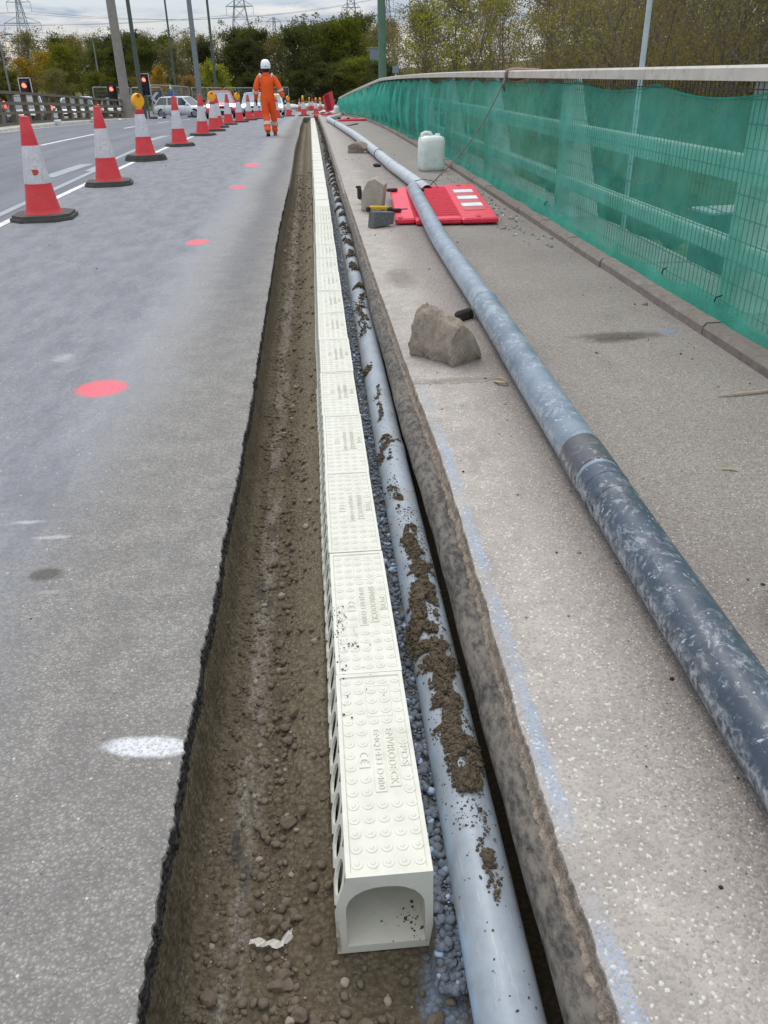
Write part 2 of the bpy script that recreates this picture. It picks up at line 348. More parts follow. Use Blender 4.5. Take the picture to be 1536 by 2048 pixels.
@mat('footway')
def _(g):
    p = g.P(); x, y, z = g.xyz(p)
    big = g.noise(.9, p, 5, .6); mid = g.noise(9, p, 6, .65); fine = g.noise(230, p, 4, .7)
    agg = g.voro(170, p); cc = g.xyz(agg.outputs['Color'])
    asph = g.mix(g.map(big, .3, .7), '#8e8680', '#9d958e')
    asph = g.mix(g.math('MULTIPLY', g.map(cc[0], .3, .8), .55), asph, '#69625e')
    asph = g.mix(g.math('MULTIPLY', g.math('LESS_THAN', cc[1], .11), g.map(agg.outputs['Distance'], .2, .5, .75, 0)), asph, '#d2cdc6')
    conc = g.mix(g.map(mid, .3, .7), '#a29b94', '#b7afa7')
    conc = g.mix(g.math('MULTIPLY', g.map(cc[0], .5, .9), .42), conc, '#857d76')
    bigv = g.voro(95, g.vmath('ADD', p, (2.1, .7, 0)).outputs[0]); bc = g.xyz(bigv.outputs['Color'])
    conc = g.mix(g.math('MULTIPLY', g.math('LESS_THAN', bc[1], .10), g.map(bigv.outputs['Distance'], .1, .34, .55, 0)), conc, '#e8e4dd')
    asph = g.mix(g.math('MULTIPLY', g.math('LESS_THAN', bc[1], .13), g.map(bigv.outputs['Distance'], .14, .32, .8, 0)), asph, '#e3dfd8')
    asph = g.mix(g.math('MULTIPLY', g.math('GREATER_THAN', bc[1], .86), g.map(bigv.outputs['Distance'], .14, .4, .7, 0)), asph, '#4f4a47')
    conc = g.mix(g.math('MULTIPLY', g.math('GREATER_THAN', bc[1], .95), g.map(bigv.outputs['Distance'], .12, .3, .7, 0)), conc, '#5c5652')
    conc = g.mix(g.math('MULTIPLY', g.math('LESS_THAN', cc[1], .05), .55), conc, '#e6e1da')
    e = g.math('ADD', x, g.math('MULTIPLY', g.math('SUBTRACT', big, .5), .5)); e = g.math('ADD', e, g.math('MULTIPLY', g.math('SUBTRACT', mid, .5), .16))
    c = g.mix(g.map(e, .56, .86, 1, 0), asph, conc)
    c = g.mix(g.math('MULTIPLY', g.map(y, 7, 20), .45), c, '#97908a')
    # dark stains and patches, some round the concrete lump and kerb block
    w1 = g.noise(14, p, 6, .7)
    c = g.mix(g.math('MULTIPLY', g.map(g.noise(2.3, g.scl(p, (1, .5, 1)), 6, .65), .56, .74), .35), c, '#6a625c')
    for (a, b, q, r_, k, col) in ((1.70, 4.37, .22, .07, .75, '#4d473f'), (1.62, 4.30, .12, .05, .6, '#453f38'), (.60, 6.05, .10, .28, .6, '#6f665c'), (.63, 9.35, .12, .32, .7, '#675c4d'), (1.75, 2.05, .2, .22, .55, '#6b5d50'), (1.25, 1.66, .1, .12, .5, '#5c5046'), (.66, 3.75, .2, .035, .6, '#7b7168'), (.72, 4.05, .22, .18, .35, '#6f6760')):
        c = g.mix(g.math('MULTIPLY', g.spot(p, a, b, q, r_, .6, w1, .9), k), c, col)
    c = g.mix(g.math('MULTIPLY', g.spot(p, 2.0, 4.42, .05, .03, .5, w1, 1.0), .6), c, '#6f95bd')
    # fine cracks across the slab
    for yy in (3.72, 6.3, 9.0): 
        cr_ = g.map(g.math('ABSOLUTE', g.math('ADD', g.math('SUBTRACT', y, yy), g.math('MULTIPLY', g.math('SUBTRACT', g.noise(6, p, 4), .5), .12))), .002, .009, 1, 0)
        c = g.mix(g.math('MULTIPLY', g.math('MULTIPLY', cr_, g.map(x, .7, 1.0, 1, 0)), .55), c, '#5d5650')
    # blue spray line along the sawn edge
    bl = g.map(g.math('ABSOLUTE', g.math('SUBTRACT', g.math('ADD', x, g.math('MULTIPLY', g.math('SUBTRACT', g.noise(16, p, 3), .5), .03)), g.map(y, 1.2, 2.9, .436, .470, False))), .006, .030, 1, 0)
    br = g.math('MULTIPLY', g.map(g.noise(150, p, 2, .6), .42, .56), g.map(g.noise(2.2, g.scl(p, (.2, 1, 1)), 3), .36, .58))
    bl = g.math('MULTIPLY', g.math('MULTIPLY', bl, br), g.map(y, 2.6, 4.2, .62, .0))
    c = g.mix(bl, c, '#8fb2d8')
    # sawn face
    c = g.mix(g.math('MULTIPLY', g.math('MULTIPLY', g.map(z, .046, .054, 1, 0), g.math('LESS_THAN', y, 11.4)), .9), c, g.mix(g.map(g.noise(45, p, 5, .7), .35, .65), '#74675a', '#9c8f80'))
    h = g.math('ADD', g.math('MULTIPLY', agg.outputs['Distance'], -.8), g.math('MULTIPLY', fine, .6))
    g.out(g.pbr(col=c, rough=.88, spec=.3, nrm=g.bump(h, .75, .004)))
@mat('soil')
def _(g):
    p = g.P(); x, y, z = g.xyz(p)
    n = g.noise(5, p, 7, .65); f = g.noise(60, p, 6, .7); f2 = g.noise(190, p, 4, .7)
    c = g.mix(g.map(n, .3, .7), '#6b604d', '#827763')
    c = g.mix(g.math('MULTIPLY', g.map(f, .42, .66), .55), c, '#908571')
    c = g.mix(g.math('MULTIPLY', g.map(f2, .55, .75), .6), c, '#3b3128')
    # drier sandy mound against the channel
    mo = g.math('MULTIPLY', g.map(g.math('ADD', x, g.math('MULTIPLY', g.math('SUBTRACT', n, .5), .08)), -.20, -.14), g.map(y, 1.1, 1.8))
    c = g.mix(g.math('MULTIPLY', mo, .7), c, g.mix(g.map(f, .3, .7), '#857b67', '#998f79'))
    # scraped concrete and tarred membrane showing on the floor
    ln = g.math('ADD', x, g.math('MULTIPLY', g.math('SUBTRACT', g.noise(3, p, 4), .5), .10))
    band = g.math('MULTIPLY', g.map(g.math('ABSOLUTE', g.math('ADD', ln, .268)), .015, .05, 1, 0), g.map(z, -.24, -.255))
    pc = g.math('MULTIPLY', band, g.map(g.noise(13, g.scl(p, (1.6, .45, 1)), 7, .72), .42, .54))
    c = g.mix(g.math('MULTIPLY', pc, .85), c, g.mix(g.map(g.noise(90, p, 3), .4, .6), '#8d857a', '#aaa398'))
    pt = g.math('MULTIPLY', band, g.map(g.noise(7, g.scl(g.vmath('ADD', p, (4, 2, 1)).outputs[0], (1.6, .5, 1)), 5, .6), .56, .66))
    c = g.mix(g.math('MULTIPLY', pt, .75), c, '#4a4a50')
    sp = g.voro(70, p); dot = g.math('MULTIPLY', g.map(sp.outputs['Distance'], .08, .16, 1, 0), g.math('LESS_THAN', g.xyz(sp.outputs['Color'])[0], .035))
    c = g.mix(g.math('MULTIPLY', dot, .75), c, '#cfc8ba')
    c = g.mix(g.map(x, .30, .345, 0, .7), c, '#2a231c')  # soil colour blackened in the deep gap, standing for its shade
    # blue overspray on the bed of the grey pipe
    bs = g.math('MULTIPLY', g.math('MULTIPLY', g.map(x, .12, .17), g.map(x, .22, .26, 1, 0)), g.map(g.noise(14, p, 4), .33, .55))
    c = g.mix(g.math('MULTIPLY', bs, .85), c, '#7f8792')
    c = g.mix(g.math('MULTIPLY', g.spot(p, .16, .93, .035, .09, .5, f, .9), .85), c, '#94a5b7')
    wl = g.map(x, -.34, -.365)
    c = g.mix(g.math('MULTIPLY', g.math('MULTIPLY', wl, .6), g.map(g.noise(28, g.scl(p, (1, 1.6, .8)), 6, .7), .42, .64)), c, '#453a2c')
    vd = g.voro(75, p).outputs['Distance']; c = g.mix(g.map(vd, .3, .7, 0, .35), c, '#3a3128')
    h = g.math('ADD', g.math('ADD', f, g.math('MULTIPLY', f2, .6)), g.math('MULTIPLY', vd, -.8))
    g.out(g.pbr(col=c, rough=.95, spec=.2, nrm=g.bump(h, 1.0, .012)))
def stonelike(name, a, b, d, sc=30, bumpd=.004, rough=.9, wh=None):
    @mat(name)
    def _(g):
        p = g.P(); n = g.noise(sc, p, 7, .68); f = g.noise(sc * 6, p, 4, .7)
        rnd = g.n('NewGeometry').outputs['Random Per Island']
        c = g.mix(g.map(n, .3, .7), a, b); c = g.mix(g.math('MULTIPLY', g.map(f, .5, .75), .5), c, d)
        c = g.mix(g.math('MULTIPLY', rnd, .35), c, d)
        if wh: c = g.mix(g.map(rnd, .90, .94), c, wh)
        g.out(g.pbr(col=c, rough=rough, spec=.3, nrm=g.bump(g.math('ADD', n, g.math('MULTIPLY', f, .4)), .9, bumpd)))
stonelike('pebble', '#675b4e', '#7d7263', '#52473c', 40, .003, wh='#9a8f80')
stonelike('crumb', '#4d4336', '#655a48', '#3a3228', 60, .003)
stonelike('blue_gravel', '#6a707a', '#868e98', '#4c4f55', 40, .003, wh='#a7bdd6')
stonelike('soil_clod', '#60564a', '#7a6f5e', '#4b4237', 50, .004)
stonelike('chipping', '#8a847d', '#a7a199', '#55504b', 60, .003, wh='#e6e2da')
stonelike('dark_crumb', '#2e2a27', '#47413c', '#1f1c1a', 60, .003)
stonelike('rubble', '#94887a', '#b3a798', '#6d6255', 13, .03)
stonelike('rubble_pale', '#a39a8d', '#bdb5a8', '#857b6e', 9, .006)
stonelike('concrete', '#96908a', '#aba59d', '#787069', 14, .004)
stonelike('kerb_stone', '#7d736c', '#938a82', '#5d554f', 16, .004)
@mat('channel')
def _(g):
    p = g.P(); n = g.noise(18, p, 5, .6)
    c = g.mix(g.map(n, .3, .7), '#d0cfc3', '#dad9cd')
    sp = g.voro(150, p); dot = g.math('MULTIPLY', g.map(sp.outputs['Distance'], .1, .2, 1, 0), g.math('LESS_THAN', g.xyz(sp.outputs['Color'])[0], .02))
    c = g.mix(g.math('MULTIPLY', dot, .7), c, '#57503f')
    wp = g.n('NewGeometry').outputs['Position']; rn = g.n('ObjectInfo').outputs['Random']
    c = g.mix(g.math('MULTIPLY', g.map(g.noise(4, wp, 7, .72), .54, .74), .30), c, '#9d9784')
    c = g.mix(g.math('MULTIPLY', g.map(g.noise(26, wp, 6, .75), .62, .72), .35), c, '#8b816c')
    c = g.mix(g.math('MULTIPLY', rn, .14), c, '#b9b6a6')
    lx_, ly_, lz = g.xyz(p); c = g.mix(g.math('MULTIPLY', g.math('MULTIPLY', g.map(lz, -.09, -.2), g.map(lx_, -.104, -.112)), g.map(g.noise(22, wp, 6, .7), .42, .6)), c, '#8a7c64')
    g.out(g.pbr(col=c, rough=.62, spec=.4, nrm=g.bump(g.noise(420, p, 3, .6), .22, .0015)))
@mat('pvc_grey')
def _(g):
    p = g.P(); n = g.noise(7, p, 6, .65); st = g.noise(16, g.scl(p, (6, .7, 6)), 6, .7)
    c = g.mix(g.map(n, .3, .7), '#848c95', '#98a1aa')
    c = g.mix(g.math('MULTIPLY', g.map(st, .55, .72), .45), c, '#bcc4cc')
    c = g.mix(g.math('MULTIPLY', g.map(g.noise(3, p, 7, .72), .5, .72), .55), c, '#8d857a')
    sp = g.voro(60, p); dot = g.math('MULTIPLY', g.map(sp.outputs['Distance'], .12, .25, 1, 0), g.math('LESS_THAN', g.xyz(sp.outputs['Color'])[0], .05))
    c = g.mix(g.math('MULTIPLY', dot, .8), c, '#4b4238')
    x, y, z = g.xyz(p)
    ed = g.math('MULTIPLY', g.map(x, .205, .232, 1, 0), g.map(g.noise(9, p, 3), .42, .6))
    c = g.mix(g.math('MULTIPLY', ed, .65), c, '#9fc0dd')
    g.out(g.pbr(col=c, rough=.42, spec=.45, nrm=g.bump(st, .12, .003)))
def scuffed(name, base, pale, amt, sc=1.0, edge='#c9cfd4', brown=.3):
    @mat(name)
    def _(g):
        p = g.P(); n = g.noise(4 * sc, p, 7, .68)
        c = g.mix(g.map(n, .35, .65), base, pale)
        wv = g.n('TexNoise', {'Scale': 9 * sc, 'Vector': p, 'Detail': 3}).outputs['Color']
        q = g.vmath('ADD', p, g.scl(wv, (.12, .12, .12))).outputs[0]
        a = g.map(g.noise(32 * sc, g.scl(q, (1, .45, 1)), 9, .78), .54 - amt * .1, .68 - amt * .1)
        b = g.map(g.noise(6 * sc, p, 6, .65), .43, .56)
        rv = g.n('VectorRotate', {'Vector': q, 'Angle': .6}, rotation_type='Z_AXIS').outputs[0]
        scr = g.math('MAXIMUM', g.map(g.noise(46 * sc, g.scl(rv, (.22, 1.3, .6)), 5, .7), .61, .67), g.map(g.noise(40 * sc, g.scl(q, (1.4, .2, .8)), 5, .7), .62, .68))
        scr = g.math('MULTIPLY', scr, g.map(g.noise(3.3 * sc, p, 4, .6), .38, .55, .25, 1))
        c = g.mix(g.math('MULTIPLY', g.math('MULTIPLY', a, b), .42), c, edge)
        c = g.mix(g.math('MULTIPLY', scr, .75), c, edge)
        ds = g.voro(75 * sc, p); dot = g.math('MULTIPLY', g.map(ds.outputs['Distance'], .1, .28, 1, 0), g.math('LESS_THAN', g.xyz(ds.outputs['Color'])[0], .05))
        c = g.mix(g.math('MULTIPLY', dot, .7), c, edge)
        nz = g.xyz(g.n('NewGeometry').outputs['Normal'])[2]
        c = g.mix(g.math('MULTIPLY', g.map(nz, .0, .5, .6, 0), g.map(g.noise(38, p, 8, .75), .42, .62)), c, edge)
        c = g.mix(g.math('MULTIPLY', g.map(g.noise(2.1, p, 6, .7), .55, .75), brown), c, '#b3aa9c')
        g.out(g.pbr(col=c, rough=.40, spec=.5, nrm=g.bump(g.noise(60, p, 4), .1, .002)))
scuffed('pipe_dark', '#353f4c', '#434f5e', .5)
scuffed('pipe_mid', '#667381', '#7f8c99', .8)
scuffed('pipe_pale', '#788592', '#8b97a3', .7)
scuffed('pipe_silver', '#a9b0b6', '#bcc2c6', .6)
scuffed('coupler_tape', '#48484c', '#56565b', -.2)
@mat('old_duct')
def _(g):
    p = g.P(); n = g.noise(20, g.scl(p, (2, 1, 2)), 9, .75); f = g.noise(70, p, 5, .7)
    c = g.mix(g.map(g.math('ADD', n, g.math('MULTIPLY', g.noise(3, p, 3), .35)), .52, .82), '#3b3a3a', '#7b746b')
    c = g.mix(g.math('MULTIPLY', g.map(f, .55, .75), .5), c, '#857c71')
    g.out(g.pbr(col=c, rough=.8, spec=.3, nrm=g.bump(g.math('ADD', n, g.math('MULTIPLY', f, .5)), .8, .006)))
@mat('netting')
def _(g):
    p = g.P(); x, y, z = g.xyz(p)
    n = g.noise(3.5, p, 5, .6); th = g.noise(900, g.scl(p, (1, .12, 1)), 2, .5)
    fac = g.math('ADD', g.map(n, .3, .7, .46, .60), g.math('MULTIPLY', g.math('SUBTRACT', th, .5), .35), clamp=True)
    c = g.mix(g.map(g.noise(2, p, 4), .35, .65), '#4db29e', '#64c6b3')
    df = g.n('BsdfDiffuse', {'Color': c}); tr = g.n('BsdfTranslucent', {'Color': c}); tp = g.n('BsdfTransparent', {'Color': (.86, 1, .95, 1)})
    a = g.n('MixShader', {0: .45, 1: df.outputs[0], 2: tr.outputs[0]})
    g.out(g.n('MixShader', {0: fac, 1: tp.outputs[0], 2: a.outputs[0]}))
def leafmat(name, cols, tr=.45):
    @mat(name)
    def _(g):
        r1 = g.n('NewGeometry').outputs['Random Per Island']; r2 = g.n('ObjectInfo').outputs['Random']
        k = len(cols); c = g.ramp(r1, [(i / max(k - 1, 1), cc) for i, cc in enumerate(cols)])
        hs = g.n('HueSaturation', {'Hue': g.map(r2, 0, 1, .485, .515, False), 'Saturation': g.map(g.math('FRACT', g.math('MULTIPLY', r2, 7.3)), 0, 1, .85, 1.1, False), 'Value': g.map(g.math('FRACT', g.math('MULTIPLY', r2, 3.7)), 0, 1, .75, 1.2, False), 'Color': c})
        df = g.n('BsdfDiffuse', {'Color': hs.outputs[0]}); t = g.n('BsdfTranslucent', {'Color': hs.outputs[0]})
        g.out(g.n('MixShader', {0: tr, 1: df.outputs[0], 2: t.outputs[0]}))
leafmat('leaf_dark', ['#414a29', '#535a30', '#636637', '#4b522d'])
leafmat('leaf_green', ['#566329', '#6b7031', '#7d7d3c', '#5d672f'])
leafmat('leaf_olive', ['#716b3e', '#837b47', '#978b52', '#6d6345'])
leafmat('leaf_brown', ['#736c42', '#8b8049', '#7b7150', '#978553'])
leafmat('leaf_yellow', ['#b08a28', '#c79a30', '#9c8a32', '#bb8226'])
leafmat('leaf_lime', ['#8c953f', '#a6a64a', '#7d873a', '#b3aa50'])
leafmat('scrub', ['#4b4a28', '#5f5a34', '#6d6339', '#544a30'])
stonelike('bark', '#6a6156', '#82776b', '#4a4239', 20, .01)
@mat('grass')
def _(g):
    p = g.P(); n = g.noise(.35, p, 6, .65); f = g.noise(6, p, 5, .7)
    c = g.mix(g.map(n, .3, .7), '#4e5530', '#6a6c3e'); c = g.mix(g.math('MULTIPLY', g.map(f, .45, .7), .6), c, '#6f6546')
    g.out(g.pbr(col=c, rough=1.0, spec=.1, nrm=g.bump(f, 1.0, .15)))
plain('white_line', '#dcdbd6', .7, dirt='#a3a19d', scale=5)
plain('ghost_line', '#9aa0a6', .8, scale=4)
plain('aluminium', '#c3bdb2', .5, .0, dirt='#8f877c', scale=4)
plain('parapet_paint', '#d3d8d0', .6, .0, dirt='#8d948b', scale=3)
plain('wire', '#3f4344', .6, .3)
plain('barrier_wood', '#6a6153', .8, dirt='#4a4338', scale=3)
plain('kerb_white', '#b9b6ae', .8, dirt='#7d786f', scale=2)
plain('cone_red', '#d23438', .45, var=.10, scale=9, dirt='#b4585a')
plain('cone_red_low', '#cc3036', .55, var=.10, scale=7, dirt='#a33538')
plain('cone_white', '#c9c6c9', .5, scale=14, dirt='#9c9494')
plain('rubber', '#4d4b47', .85, scale=10, dirt='#6b6861', bump=.3, bs=90)
plain('lamp_yellow', '#f2ab1c', .35, var=.06)
plain('lens_red', '#b8452c', .3)
plain('orange', '#ee5a1b', .8, var=.08, scale=8, bump=.5, bs=14)
plain('reflective', '#c2beb4', .5)
plain('helmet', '#eceef2', .3)
plain('skin', '#a9755a', .6)
plain('hair', '#241c17', .8)
plain('glove', '#2d2b2e', .85)
plain('boot', '#7a4a33', .8)
plain('boot_sole', '#2a2725', .9)
plain('tyre', '#1d1d1e', .85)
plain('rim', '#9aa0a4', .35, .6)
plain('car_glass', '#3b474d', .08, .0, spec=.8)
plain('car_glass_light', '#8ba0a6', .1, .0, spec=.8)
plain('black_trim', '#18191b', .5)
plain('plate_white', '#dcdcd4', .5)
plain('plate_yellow', '#d9b84a', .5)
plain('car_red', '#c9525a', .25, spec=.7)
plain('car_blue', '#a9c2d6', .25, spec=.7)
plain('car_white', '#dfe4e6', .25, spec=.7)
plain('car_grey', '#4d5255', .25, spec=.7)
plain('car_maroon', '#6a2428', .3, spec=.7)
plain('galv', '#9da2a3', .5, .4, scale=8)
plain('pole_slim', '#4c584f', .55, scale=3)
plain('pole_green', '#55755f', .55, scale=3, dirt='#4a5f52')
plain('pole_grey', '#8a877e', .7, scale=3, dirt='#6d6a62')
plain('pole_steel', '#7d858a', .5, .3)
plain('pole_white', '#b8c4c8', .5, .2)
plain('pylon_steel', '#8b929c', .7, .1)
plain('cable', '#555a63', .7)
plain('barrier_red', '#e4344c', .42, var=.08, scale=7, dirt='#b92b40')
plain('barrier_red_dark', '#b41f35', .5)
plain('stripe_red', '#c95a5e', .5)
plain('stripe_white', '#dfe3e6', .5)
plain('foot_black', '#2c2b2b', .85)
plain('canister', '#e0e5e0', .42, var=.05, dirt='#b9bfae', scale=5)
plain('tool_yellow', '#e3b51c', .5)
plain('tool_grey', '#5d5e60', .8, dirt='#7d7d7b', scale=20, bump=.6, bs=120)
plain('rope', '#7d766c', .9)
plain('rope_pink', '#b58d86', .9)
plain('foil', '#d4cfc6', .5, dirt='#8d8578', scale=30)
plain('wood', '#a8967c', .8, scale=20)
plain('hoarding', '#2b2e34', .8)
plain('sign_dark', '#27292f', .5)
plain('sign_white', '#d8d9dc', .5)
plain('sign_blue', '#2f4f8c', .5)
plain('sign_back', '#7f8c94', .6)
plain('sand_bag', '#cfcbbf', .9, scale=3, dirt='#a09a8b')
plain('cabinet', '#2c3a38', .6)
plain('white_plastic', '#dadcda', .5)
plain('red_strap', '#c8483c', .6)
def lit(name, col, s):
    @mat(name)
    def _(g): g.out(g.pbr(col=col, rough=.3, emit=c4(col), es=s))
lit('light_red', '#ff3a2c', 9.0); lit('light_amber', '#ffab3a', 6.0); lit('light_white', '#fff4e0', 7.0); lit('tail_red', '#ff4a38', 3.0)
# ---------------------------------------------------------------- the setting: road, cut, footway, kerb, land
def rows(y0, y1, d0, k):
    r = [y0]
    while r[-1] < y1: r.append(r[-1] + max(d0, k * abs(r[-1])))
    r[-1] = y1; return np.array(r)
def edge_x(y):          # the ragged sawn edge of the carriageway
    y = np.asarray(y); drift = -.385 + .012 * np.sin(y * .55) * np.clip(y / 4, 0, 1)
    jag = .008 * fbm(y * 5, 3.1, 0, 5, 3) + .006 * fbm(y * 47, 1.7, 0, 9, 3) + .004 * vnoise(y * 130, .5, 0, 3)
    return drift + jag
Y_CUT = 47.6
yr = np.concatenate([rows(-3, 0.4, .06, 0)[:-1], rows(.4, Y_CUT, .008, .0035)])
ex = edge_x(yr)
xs = [-34, -20, -13, -8, -5, -3.6, -2.4, -1.6, -1.0, -.7, -.5]
top = np.zeros((len(yr), len(xs) + 4, 3))
for j, x in enumerate(xs): top[:, j, 0] = x
lip = .003 * fbm(yr * 30, 0, 0, 4, 2)
for j, (dx, dz) in enumerate(((-.02, 0), (0, -.001), (.003, -.018), (.002, -.070))):
    wob = .004 * vnoise(yr * (80 + 25 * j), j * 3.3, 0, 20 + j) if j >= 2 else 0
    top[:, len(xs) + j, 0] = ex + dx + wob; top[:, len(xs) + j, 2] = dz + (lip if j < 2 else 0)
top[:, :, 1] = yr[:, None]; top[:, :, 2] += zr(yr)[:, None]
b = MB(); b.grid(top)
# beyond the end of the cut the carriageway runs the full width
y2 = rows(Y_CUT, 97, .8, 0); far = np.zeros((len(y2), 6, 3)); far[:, :, 0] = [-34, -20, -12, -6, -.39, 9]; far[:, :, 1] = y2[:, None]; far[:, :, 2] = zr(y2)[:, None]
b.grid(far)
yb = rows(-3, Y_CUT, 2, 0)
structure(b.build('road', 'asphalt', smooth=False))
# sheet of ground to the horizon, below the deck on the right
def ground_z(x, y):
    """land around and beneath the bridge"""
    base = zr(y) - .05
    right = np.clip((x - 2.6) / 1.2, 0, 1)
    low = -1.55 + .0 * x
    hill = np.clip(x - 9, 0, None) * .11 + .35 * fbm(x * .12, y * .12, 0, 31, 3) * np.clip((x - 8) / 4, 0, 1)
    hill = np.minimum(hill, 5.5)
    rz_ = np.minimum(low + hill, 4.5)
    k = np.clip((y - 62) / 20, 0, 1); rz_ = rz_ * (1 - k) + (zr(y) - .03 + np.clip(x - 10, 0, 60) * .10) * k
    z = base * (1 - right) + rz_ * right
    z = np.where((x > -.46) & (x < 2.6) & (y < 52), np.minimum(z, base - .5), z)
    z = z + np.clip(y - 96, 0, 40) * .012 * (1 + .5 * fbm(x * .06, y * .06, 0, 3, 3))
    return z
gx = np.concatenate([np.linspace(-2500, -60, 9), np.linspace(-45, -1, 20), np.array([-.5, -.44, 1.0, 2.5, 2.61, 3.0, 3.4, 3.9]), np.linspace(4.5, 60, 40), np.linspace(90, 2500, 8)])
gy = np.concatenate([np.linspace(-300, -8, 5), np.linspace(-4, 52, 40), np.linspace(54, 150, 50), np.linspace(180, 3000, 10)])
GX, GY = np.meshgrid(gx, gy); GZ = ground_z(GX, GY)
b = MB(); b.grid(np.stack([GX, GY, GZ], -1)); structure(b.build('ground', 'grass', smooth=True))
# paved margin below the bridge seen through the netting
b = MB(); PY = rows(-2, 45, 1, 0); M_ = np.zeros((len(PY), 2, 3)); M_[:, 0, 0] = 3.9; M_[:, 1, 0] = 6.4; M_[:, :, 1] = PY[:, None]
M_[:, :, 2] = ground_z(M_[:, :, 0], M_[:, :, 1]) + .03; b.grid(M_); structure(b.build('lower_path', 'concrete'))

# soil in the cut
cy = np.concatenate([rows(-1.5, .55, .05, 0)[:-1], rows(.55, Y_CUT, .010, .0042)])
cx = np.concatenate([np.arange(-.41, -.05, .0085), [-.045, -.03, -.015, 0, .05, .1, .14], np.arange(.155, .43, .011)])
CX, CY = np.meshgrid(cx, cy)
PX = [-.41, -.388, -.384, -.379, -.371, -.358, -.33, -.222, -.175, -.115, -.048, -.03, .14, .165, .2, .3, .335, .35, .38, .425, .45]
PZ = [-.055, -.062, -.125, -.185, -.225, -.252, -.268, -.272, -.252, -.205, -.165, -.27, -.27, -.155, -.158, -.165, -.23, -.28, -.29, -.28, -.28]
PN = [-.055, -.062, -.125, -.185, -.225, -.252, -.268, -.274, -.274, -.272, -.271, -.272, -.272, -.271, -.268, -.265, -.27, -.28, -.29, -.28, -.28]
za = np.interp(CX, PX, PZ); zb = np.interp(CX, PX, PN)
t = np.clip((CY - .98) / .8, 0, 1); t = np.where(CX > .13, np.clip((CY - .93) / .16, 0, 1), t)
big = fbm(CX * 4, CY * 1.6, 0, 41, 3)
mound = np.clip((CX + .21) / .08, 0, 1) * np.clip((-.02 - CX) / .02, 0, 1)
cz = zb * (1 - t) + za * t + mound * t * (.028 * big + .018 * np.clip((CY - 2) / 6, 0, 1))
rip = np.clip((CX + .2) / .06, 0, 1) * (CX < .02)
cz += .012 * np.clip((-.33 - CX) / .03, 0, 1) * fbm(CX * 30, CY * 16, 0, 46, 4)
cz += .006 * fbm(CX * 22 + CY * 14, CY * 9, 0, 45, 4) * (1 + .5 * rip) + .006 * fbm(CX * 75, CY * 75, 0, 49, 3) + .003 * vnoise(CX * 190, CY * 190, 0, 52)
cz += .010 * big * (CX < -.15) * (CX > -.36)
cz = np.where((CX > -.04) & (CX < .16) & (CY > .99), np.minimum(cz, -.269), cz)
cz = np.where(CX < -.385, np.minimum(cz, -.055), cz)
P = np.stack([CX + np.where(CX < -.3, .012 * np.sin(CY * .55) * np.clip(CY / 4, 0, 1), 0), CY, cz + zr(CY)], -1)
n_, k_ = P.shape[:2]; idx = np.arange(n_ * k_).reshape(n_, k_); F = np.stack([idx[:-1, :-1], idx[:-1, 1:], idx[1:, 1:], idx[1:, :-1]], -1).reshape(-1, 4)
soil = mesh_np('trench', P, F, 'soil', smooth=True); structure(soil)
def soil_z(x, y):
    i = np.clip(np.searchsorted(cy, y), 1, len(cy) - 1); j = np.clip(np.searchsorted(cx, x), 1, len(cx) - 1)
    return P[i, j, 2]
b = MB(); b.box((.02, Y_CUT + .02, Z(Y_CUT) - .19), (.84, .03, .37)); structure(b.build('trench_end', 'soil'))

# footway slab with the sawn, crumbling edge
fy = np.concatenate([rows(-3, .4, .06, 0)[:-1], rows(.4, 52, .009, .0038)])
jag = .005 * fbm(fy * 8, 9.1, 0, 61, 3) + .003 * fbm(fy * 60, 4.4, 0, 63, 2); drift = np.interp(fy, [.7, 1.04, 1.39, 2.06, 2.93, 4.1, 6.35, 11.3, 26], [.414, .409, .411, .429, .443, .427, .412, .398, .396]) - .411
fx = [2.16, 1.7, 1.2, .9, .7, .55, .46]
prof = [(.419, .06), (.411, .058), (.408, .030), (.404, .012), (.397, .004), (.394, -.006), (.401, -.016), (.409, -.03), (.417, -.06), (.42, -.10), (.424, -.26)]
Fp = np.zeros((len(fy), len(fx) + len(prof), 3)); k = len(fx)
for j, x in enumerate(fx): Fp[:, j, 0] = x; Fp[:, j, 2] = .06
for j, (x, z) in enumerate(prof):
    a = jag * (1 if j < 2 else 1.3) + (.005 * vnoise(fy * 80, j * 2.7, 0, 70 + j) + .006 * fbm(fy * 25, j * 1.7, 0, 80, 2) if j >= 2 else 0)
    Fp[:, k + j, 0] = x + drift + a; Fp[:, k + j, 2] = z + (.004 * vnoise(fy * 90, j * 1.3, 0, 90 + j) if j >= 3 else 0)
Fp[:, :, 1] = fy[:, None]; Fp[:, :, 2] += zr(fy)[:, None]
b = MB(); b.grid(Fp, flip=True); structure(b.build('footway', 'footway'))
def par_x(y):
    """line of the parapet: straight, then easing in at the far end"""
    return 2.33 - .62 * np.clip((np.asarray(y, float) - 26) / 26, 0, 1) ** 1.6
def par_h(y): return 1.40 - .47 * np.clip((np.asarray(y, float) - 29) / 24, 0, 1)
